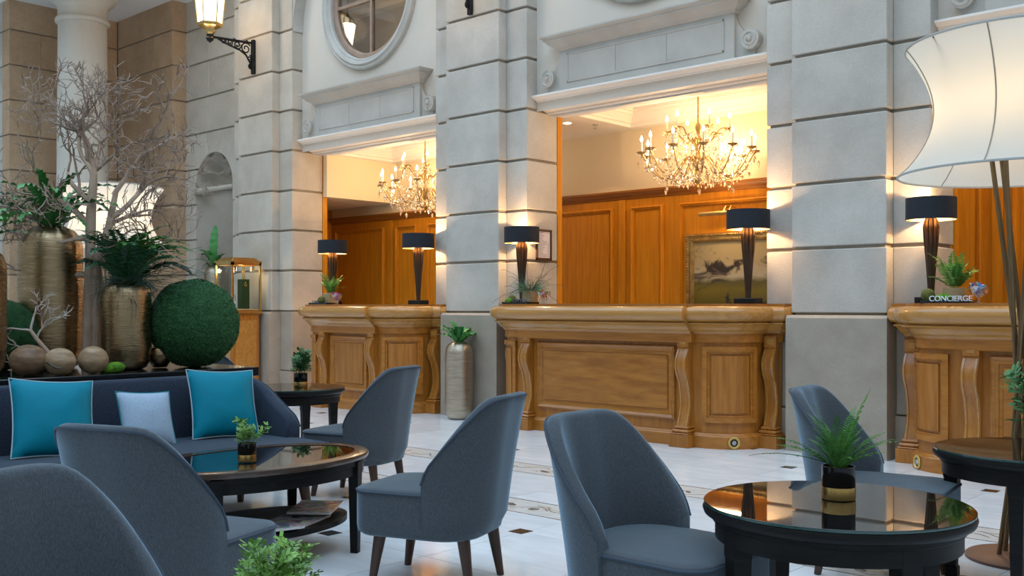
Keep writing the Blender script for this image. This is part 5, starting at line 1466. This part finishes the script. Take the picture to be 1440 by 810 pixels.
for i in range(16):
    a = r_.uniform(-0.6, 1.9) + R(20); el = r_.uniform(0.0, 0.7); L_ = r_.uniform(0.35, 0.62); p = Vector((0, 0, 0)); pts = [p.copy()]
    for s_ in range(10):
        p = p + Vector((math.cos(a) * math.cos(el), math.sin(a) * math.cos(el), math.sin(el))) * L_ / 10; pts.append(p.copy()); a += r_.uniform(-.3, .3); el += r_.uniform(-.25, .15)
    b.tube(pts, 0.0016, 3)
o = b.build('air_plant', WIRY, pl_); o['kind'] = 'stuff'

pl_ = empty('fern', (-6.25, 2.65, TZ + 0.84)); tag(pl_, 'bird-nest fern arching from the tallest bronze vase', 'fern')
SB = [strap_mesh('leaf', GREENL, 0.48, 1.75, 0.05, 0.95, 0.45, s + 40, K=26) for s in range(4)]
scatter(pl_, SB, 30, 'leaf', 0, 0.03, (-0.5, 0.35), (0.7, 1.15), 15)
pl_ = empty('fern', (-5.85, 2.04, TZ + 0.68)); tag(pl_, 'bright bird-nest fern reaching in from the cropped vase', 'fern')
SB2 = [strap_mesh('leaf', mat('leaf_bright', (0.05, 0.22, 0.03), 0.35, col2=(0.11, 0.33, 0.05), scale=5, rnd=0.15), 0.45, 1.2, 0.085, 0.85, 0.25, s + 50, K=26) for s in range(3)]
scatter(pl_, SB2, 16, 'leaf', 0.0, 0.03, (-0.35, 0.40), (0.7, 1.1), 16)

# ---- moss balls
def moss_ball(loc, r, label, m=MOSS, n=2600, name='moss_ball', fuzz=0.036):
    root = empty(name, loc); tag(root, label, 'moss ball')
    b = MB(); b.ball((0, 0, r), r, 48, 28)
    for i, p in enumerate(b.v):
        d = Vector((p[0], p[1], p[2] - r)); k = 1 + 0.025 * mnoise.noise(d * (3.2 / r)) + 0.012 * mnoise.noise(d * (9 / r)); b.v[i] = (d.x * k, d.y * k, r + d.z * k)
    b.build('body', m, root, angle=80)
    f = MB(); r_ = random.Random(int(r * 1000))
    for i in range(n):
        zz_ = 1 - 2 * (i + 0.5) / n; a = i * 2.39996; q = math.sqrt(1 - zz_ * zz_)
        d = Vector((q * math.cos(a), q * math.sin(a), zz_)); k = 1 + 0.025 * mnoise.noise(d * 3.2) + 0.012 * mnoise.noise(d * 9)
        t1 = d.orthogonal().normalized(); t1.rotate(Matrix.Rotation(r_.random() * 6.28, 3, d))
        p = d * r * k + Vector((0, 0, r)); w = r * fuzz
        tip = p + d * w * r_.uniform(0.4, 1.1) + t1 * w * r_.uniform(0.3, 1.4); s_ = d.cross(t1) * w * 0.42
        if tip.z < 0.002: continue
        f.v += [tuple(p - s_), tuple(p + s_), tuple(tip)]; q0 = len(f.v) - 3; f.f.append((q0, q0 + 1, q0 + 2))
    me = bpy.data.meshes.new('moss_tufts'); me.from_pydata(f.v, [], f.f); me.materials.append(MOSSF if m is MOSS else m)
    o = inst('moss_tufts', me, root); o['kind'] = 'stuff'
    return root
moss_ball((-5.72, 3.305, TZ), 0.270, 'large round green moss ball at the end of the console', n=9000)
moss_ball((-6.25, 2.37, TZ), 0.205, 'dark moss ball on the console behind the cropped vase', n=4000)
moss_ball((-6.35, 3.002, TZ), 0.085, 'small dark moss ball half hidden behind the shorter bronze vase', n=900)
for (x, y, r_, lb) in ((-5.54, 2.672, 0.028, 'bright green moss clump beside the pale wooden ball'), (-5.545, 2.715, 0.036, 'bright green moss clump against the shorter bronze vase')):
    o = moss_ball((x, y, TZ), r_, lb, MOSSB, 300, 'moss_clump'); o.scale = (1.0, 1.5, 0.85)

# ---- turned wooden balls
def wood_ball(loc, r, m, label, sq=1.0, crack=False, rot=(0, 0, 0)):
    root = empty('wooden_ball', loc); tag(root, label, 'wooden ball', 'turned wooden balls on the console')
    b = MB(); b.ball((0, 0, r * sq), r, 40, 24, 1, 1, sq)
    for i, p in enumerate(b.v):
        d = Vector((p[0], p[1], p[2] - r * sq)); k = 1 + 0.012 * mnoise.noise(d * (2.5 / r)); b.v[i] = (d.x * k, d.y * k, r * sq + d.z * k)
    b.build('body', m, root, angle=80)
    if crack:
        a0 = R(-40); c = MB(); pts = []
        for i in range(12):
            t = i / 11; az = a0 + R(-50) + R(85) * t; el = R(-2) - R(24) * t + 0.10 * math.sin(t * 7)
            pts.append((r * 1.0 * math.cos(el) * math.cos(az), r * math.cos(el) * math.sin(az), r * sq + r * sq * math.sin(el)))
        c.tube(pts, [0.0008 + 0.0032 * math.sin(PI * i / 11) for i in range(12)], 5); c.build('crack', INLAY, root)
    return root
wood_ball((-5.62, 2.265, TZ), 0.098, WOODBALL, 'darker turned wooden ball, largest of the three on the console', 0.86)
wood_ball((-5.535, 2.396, TZ), 0.083, WOODBALLP, 'cracked pale wooden ball between the two others on the console', 0.90, True)
wood_ball((-5.535, 2.58, TZ), 0.081, WOODBALLP, 'smooth pale wooden ball next to the green moss', 0.95)

# ---- branching trees
def grow(b, bt, p, d, L_, r0, depth, r_, up=0.25, spread=0.7, maxd=5, tmin=0.0032):
    K = 5; pts = [p.copy()]; rs = [r0]; q = p.copy(); dd = d.normalized()
    r1 = r0 * 0.62
    for i in range(K):
        dd = (dd + Vector((r_.uniform(-1, 1), r_.uniform(-1, 1), r_.uniform(-1, 1))) * 0.34 + Vector((0, 0, up * 0.12))).normalized()
        q = q + dd * L_ / K; pts.append(q.copy()); rs.append(lerp(r0, r1, (i + 1) / K))
    (b if depth < 2 else bt).tube(pts, rs, 7 if depth < 2 else (4 if depth < 4 else 3))
    if depth >= maxd: return
    nb = r_.choice((2, 3, 3)) if depth < maxd - 1 else r_.choice((2, 2, 3))
    for k in range(nb):
        at_ = K if k == 0 else r_.randint(2, K)
        ax_ = dd.orthogonal().normalized(); ax_.rotate(Matrix.Rotation(r_.random() * 6.28, 3, dd))
        nd = (dd + ax_ * spread * r_.uniform(0.6, 1.25) + Vector((0, 0, up))).normalized()
        grow(b, bt, pts[at_], nd, L_ * r_.uniform(0.60, 0.84), max(tmin, rs[at_] * r_.uniform(0.66, 0.86)), depth + 1, r_, up, spread, maxd, tmin)

tr = empty('dry_tree', (-6.06, 2.79, TZ)); tr.scale = (1, 1, 1.07); tag(tr, 'bare pale branching tree standing on the console', 'tree')
b, bt = MB(), MB(); r_ = random.Random(21)
trunk = [(0, 0, 0), (0.01, 0.0, 0.20), (0.0, 0.015, 0.40), (0.015, 0.01, 0.62), (0.0, 0.02, 0.85), (0.02, 0.03, 1.10)]
b.tube(trunk, [0.036, 0.033, 0.038, 0.030, 0.030, 0.022], 12)
b.tube([(0.032, 0.028, 0.0), (0.038, 0.035, 0.2), (0.040, 0.038, 0.42), (0.04, 0.04, 0.60), (0.09, 0.09, 0.80), (0.12, 0.12, 1.0)], [0.030, 0.025, 0.032, 0.024, 0.022, 0.015], 10)
VR = Vector((0.7359, 0.6771, 0)); VF = Vector((-0.6771, 0.7359, 0))
for (px, py, pz, r0, L_, sx, fz, uz) in ((0.02, 0.03, 1.08, 0.026, 0.36, -0.12, 0.1, 1), (0.01, 0.03, 1.00, 0.022, 0.36, 0.20, -0.2, 1), (0.0, 0.02, 0.80, 0.026, 0.38, -0.85, 0.1, 0.55), (0.0, 0.02, 0.52, 0.026, 0.34, -0.95, -0.2, 0.42),
                                         (0.10, 0.10, 0.85, 0.022, 0.34, 0.75, 0.15, 0.7), (0.11, 0.11, 0.98, 0.020, 0.36, 0.55, -0.15, 0.9), (0.06, 0.06, 0.66, 0.024, 0.34, 0.92, -0.15, 0.38), (0.0, 0.02, 0.92, 0.022, 0.36, -0.5, 0.35, 0.9), (0.02, 0.03, 1.06, 0.02, 0.34, -0.45, -0.35, 0.9), (0.08, 0.08, 0.8, 0.018, 0.3, 0.4, 0.7, 0.6), (0.02, 0.02, 0.72, 0.02, 0.3, -0.5, -0.7, 0.5)):
    d = VR * sx + VF * fz + Vector((0, 0, uz))
    grow(b, bt, Vector((px, py, pz)), d, L_ * 0.80, r0 * 0.80, 1, r_, 0.10, 0.95, 6)
b.build('trunk', BARK, tr); bt.build('branches', TWIGTIP, tr)
br = empty('dry_branch', (-5.70, 2.41, TZ + 0.09)); tag(br, 'small dry branch lying behind the wooden balls', 'branch')
b, bt = MB(), MB(); r_ = random.Random(8)
b.tube([(0.03, 0.06, -0.085), (-0.02, 0.0, 0.03), (-0.04, -0.05, 0.10), (-0.05, -0.08, 0.15)], [0.013, 0.013, 0.012, 0.010], 8)
for (dx, uz, L_, o_) in ((-1.0, 0.45, 0.14, (-0.05, -0.08, 0.15)), (-0.25, 1.0, 0.15, (-0.05, -0.08, 0.15)), (-0.9, 0.15, 0.14, (-0.02, 0, 0.03)), (0.35, 0.9, 0.12, (-0.04, -0.05, 0.10))):
    grow(b, bt, Vector(o_), VR * dx + Vector((0, 0, uz)), L_, 0.008, 2, r_, 0.1, 0.7, 5)
b.build('stem', BARK, br); bt.build('twigs', mat('bleached_twig', (0.48, 0.40, 0.34), 0.8), br)
bw_ = empty('glass_bowl', (-5.80, 3.12, TZ)); tag(bw_, 'small dark glass bowl between the bronze vase and the large moss ball', 'bowl')
MB().lathe([(0, 0.004), (0.04, 0.004), (0.075, 0.05), (0.08, 0.10), (0.072, 0.12), (0.069, 0.12), (0.075, 0.09), (0.07, 0.05), (0.04, 0.012), (0, 0.012)], 32, cap=False).build('body', VASE, bw_, angle=60)

# ================================================================== THINGS ON THE COUNTERS
CT = 1.146
def text_mesh(txt, size, depth, m, name):
    c = bpy.data.curves.new('sign_text', 'FONT'); c.body = txt; c.size = size; c.extrude = depth; c.align_x = 'CENTER'; c.space_character = 0.95
    t = bpy.data.objects.new('sign_text', c); COL.objects.link(t)
    dg = bpy.context.evaluated_depsgraph_get(); me = bpy.data.meshes.new_from_object(t.evaluated_get(dg)); me.name = name
    bpy.data.objects.remove(t); me.materials.clear(); me.materials.append(m)
    return me
def desk_sign(loc, txt, w, m, label, size):
    root = empty('desk_sign', loc); tag(root, label, 'sign')
    MB().box(-w / 2, w / 2, -0.006, 0.018, 0, 0.006).build('base', TRAYM, root, smooth=False)
    inst('lettering', text_mesh(txt, size, 0.004, m, 'lettering'), root, (0, 0.004, 0.006), (PI / 2, 0, 0))
def tray(loc, w, d, label):
    root = empty('tray', loc); tag(root, label, 'tray')
    b = MB(); b.box(-w/2, w/2, -d/2, d/2, 0, 0.008)
    for (a, b_, c_, e_) in ((-w/2, w/2, -d/2, -d/2 + 0.008), (-w/2, w/2, d/2 - 0.008, d/2), (-w/2, -w/2 + 0.008, -d/2, d/2), (w/2 - 0.008, w/2, -d/2, d/2)): b.box(a, b_, c_, e_, 0.008, 0.020)
    b.build('dish', TRAYM, root, smooth=False)
def candy_bowl(loc, seed, label, cols):
    root = empty('sweet_bowl', loc); tag(root, label, 'bowl')
    MB().lathe([(0, 0), (0.035, 0), (0.036, 0.004), (0.008, 0.012), (0.007, 0.035), (0.02, 0.042), (0.05, 0.06), (0.062, 0.085), (0.066, 0.115), (0.063, 0.115), (0.058, 0.085), (0.046, 0.063), (0.0, 0.05)], 32, cap=False).build('glass', BOWLGLASS, root, angle=60)
    r_ = random.Random(seed)
    for i in range(24):
        a = i * 2.4; rr = 0.046 * math.sqrt((i + 0.5) / 24); lay = i % 3
        z_ = 0.070 + 0.020 * lay + 0.5 * (rr - 0.02) * (lay > 0)
        s_ = empty('sweet', (loc[0] + rr * math.cos(a) * (0.75 + 0.12 * lay), loc[1] + rr * math.sin(a) * (0.75 + 0.12 * lay), loc[2] + z_)); s_.rotation_euler = (r_.random() * 3, r_.random() * 3, r_.random() * 3)
        m = cols[i % len(cols)]
        b = MB(); b.ball((0, 0, 0), 0.0095, 8, 6, 1.5, 1, 0.9); b.build('body', m, s_)
        b = MB()
        for sg in (-1, 1): b.add([(sg * 0.013, 0, 0), (sg * 0.022, 0.007, 0.002), (sg * 0.022, -0.007, -0.002), (sg * 0.021, 0, 0.006)], [(0, 1, 3), (0, 3, 2), (0, 2, 1), (1, 2, 3)])
        b.build('wrapper', m, s_, smooth=False)
        tag(s_, m.name.replace('foil_', '') + ' foil-wrapped sweet in the ' + label, 'sweet', 'sweets in the ' + label)
def cm(n, c): return mat('foil_' + n, c, 0.3, 0.3)
CB = [cm('blue', (0.03, 0.10, 0.45)), cm('red', (0.45, 0.03, 0.03)), cm('white', (0.7, 0.7, 0.75)), cm('cyan', (0.05, 0.35, 0.55)), cm('orange', (0.55, 0.22, 0.03))]
CG = [cm('green', (0.02, 0.22, 0.08)), cm('brown', (0.30, 0.08, 0.03)), cm('red', None), cm('gold', (0.5, 0.33, 0.06))]
CP = [cm('magenta', (0.40, 0.03, 0.20)), cm('blue', None), cm('gold', None), cm('purple', (0.15, 0.04, 0.30)), cm('red', None)]
def square_pot(loc, w, h, label, square=False):
    root = empty('planter', loc); tag(root, label, 'planter')
    if square: MB().box(-w/2, w/2, -w/2, w/2, 0, h, 0.003).build('body', BAMBOO, root, smooth=False)
    else: MB().lathe([(0, 0), (w/2 * 0.96, 0), (w/2, 0.006), (w/2, h), (w/2 - 0.005, h), (w/2 - 0.006, h - 0.01), (0, h - 0.01)], 32, cap=False).build('body', BAMBOO, root, angle=40)
# concierge
tray((-2.47, 7.015, CT), 0.34, 0.15, 'black tray on the concierge counter')
desk_sign((-2.43, 6.935, CT + 0.008), 'CONCIERGE', 0.26, LETTERW, 'white CONCIERGE lettering sign on a black tray', 0.052)
square_pot((-2.47, 7.13, CT), 0.15, 0.105, 'round pale wooden planter on the concierge counter')
pl_ = empty('fern', (-2.47, 7.13, CT + 0.10)); tag(pl_, 'bright airy fern in the pale planter on the concierge counter', 'fern')
FC = [frond_mesh('frond', GREENB, 0.30, 0.9, 17, 0.055, 0.020, 1.3, s + 60, 0.0018) for s in range(3)]
FC2 = [frond_mesh('frond', GREENF, 0.24, 1.0, 17, 0.05, 0.020, 1.2, s + 64, 0.0018) for s in range(2)]
scatter(pl_, FC, 13, 'frond', 0, 0.02, (-0.3, 0.35), (0.6, 1.0), 31); scatter(pl_, FC2, 14, 'frond', 0, 0.02, (-0.25, 0.55), (0.6, 0.95), 32)
moss_ball((-2.61, 7.03, CT + 0.008), 0.046, 'olive moss ball beside the concierge sign', MOSSO, 700)
o = moss_ball((-2.50, 7.01, CT + 0.008), 0.036, 'bright moss clump behind the concierge sign', MOSSB, 300, 'moss_clump'); o.scale = (1.5, 0.7, 0.8)
candy_bowl((-2.27, 7.00, CT), 3, 'stemmed glass bowl on the concierge counter', CB)
# wide reception counter
tray((-6.35, 7.015, CT), 0.33, 0.15, 'black tray on the wide reception counter')
desk_sign((-6.32, 6.955, CT + 0.008), 'RECEPTION', 0.27, LETTERD, 'pewter RECEPTION lettering sign on the wide counter', 0.050)
square_pot((-6.33, 7.13, CT), 0.145, 0.125, 'round pale wooden planter on the wide reception counter')
pl_ = empty('wiry_grass', (-6.33, 7.13, CT + 0.12)); tag(pl_, 'wiry dark grass with long thin twigs in the planter on the wide counter', 'plant')
b = MB(); r_ = random.Random(14)
for i in range(170):
    a = r_.random() * 6.28; el = r_.uniform(0.1, 1.5); L_ = r_.uniform(0.10, 0.20); k2 = r_.uniform(-1.8, 0.2)
    p = Vector((0.04 * math.cos(a), 0.04 * math.sin(a), -0.01)); pts = [p.copy()]
    for s_ in range(6):
        p = p + Vector((math.cos(a) * math.cos(el), math.sin(a) * math.cos(el), math.sin(el))) * L_ / 6; pts.append(p.copy()); a += r_.uniform(-.2, .2); el += k2 / 6
    b.tube(pts, [0.003 * (1 - 0.13 * q) for q in range(7)], 3)
o = b.build('blades', mat('grass_green', (0.04, 0.12, 0.05), 0.6, col2=(0.09, 0.20, 0.10), scale=8), pl_); o['kind'] = 'stuff'
b = MB()
for i in range(34):
    a = r_.random() * 6.28; el = r_.uniform(0.2, 1.4); L_ = r_.uniform(0.22, 0.42); p = Vector((0.03 * math.cos(a), 0.03 * math.sin(a), 0)); pts = [p.copy()]
    for s_ in range(9):
        p = p + Vector((math.cos(a) * math.cos(el), math.sin(a) * math.cos(el), math.sin(el))) * L_ / 9; pts.append(p.copy()); a += r_.uniform(-.35, .35); el += r_.uniform(-.4, .18)
    b.tube(pts, 0.0017, 3)
o = b.build('twigs', TWIG, pl_); o['kind'] = 'stuff'
moss_ball((-6.455, 7.02, CT + 0.008), 0.038, 'olive moss ball beside the planter on the wide counter', MOSSO, 500)
o = moss_ball((-6.44, 6.95, CT + 0.008), 0.028, 'bright moss clump on the tray of the wide counter', MOSSB, 300, 'moss_clump'); o.scale = (1.5, 0.8, 0.85)
candy_bowl((-6.07, 7.02, CT), 5, 'stemmed glass bowl on the wide reception counter', CG)
# far counter
tray((-9.36, 7.015, CT), 0.34, 0.15, 'black tray on the far counter')
desk_sign((-9.42, 6.955, CT + 0.008), 'CAISSE', 0.17, LETTERD, 'small pewter lettering sign on the far counter', 0.046)
square_pot((-9.36, 7.12, CT), 0.13, 0.13, 'square pale wooden planter on the far counter', True)
pl_ = empty('fern', (-9.36, 7.12, CT + 0.125)); tag(pl_, 'pale green fern in the square planter on the far counter', 'fern')
scatter(pl_, FC, 12, 'frond', 0, 0.02, (-0.3, 0.35), (0.6, 0.95), 41); scatter(pl_, FC2, 9, 'frond', 0, 0.02, (-0.2, 0.55), (0.5, 0.85), 42)
moss_ball((-9.37, 7.00, CT + 0.008), 0.042, 'olive moss ball in front of the square planter', MOSSO, 500)
candy_bowl((-9.12, 7.02, CT), 7, 'stemmed glass bowl on the far counter', CP)
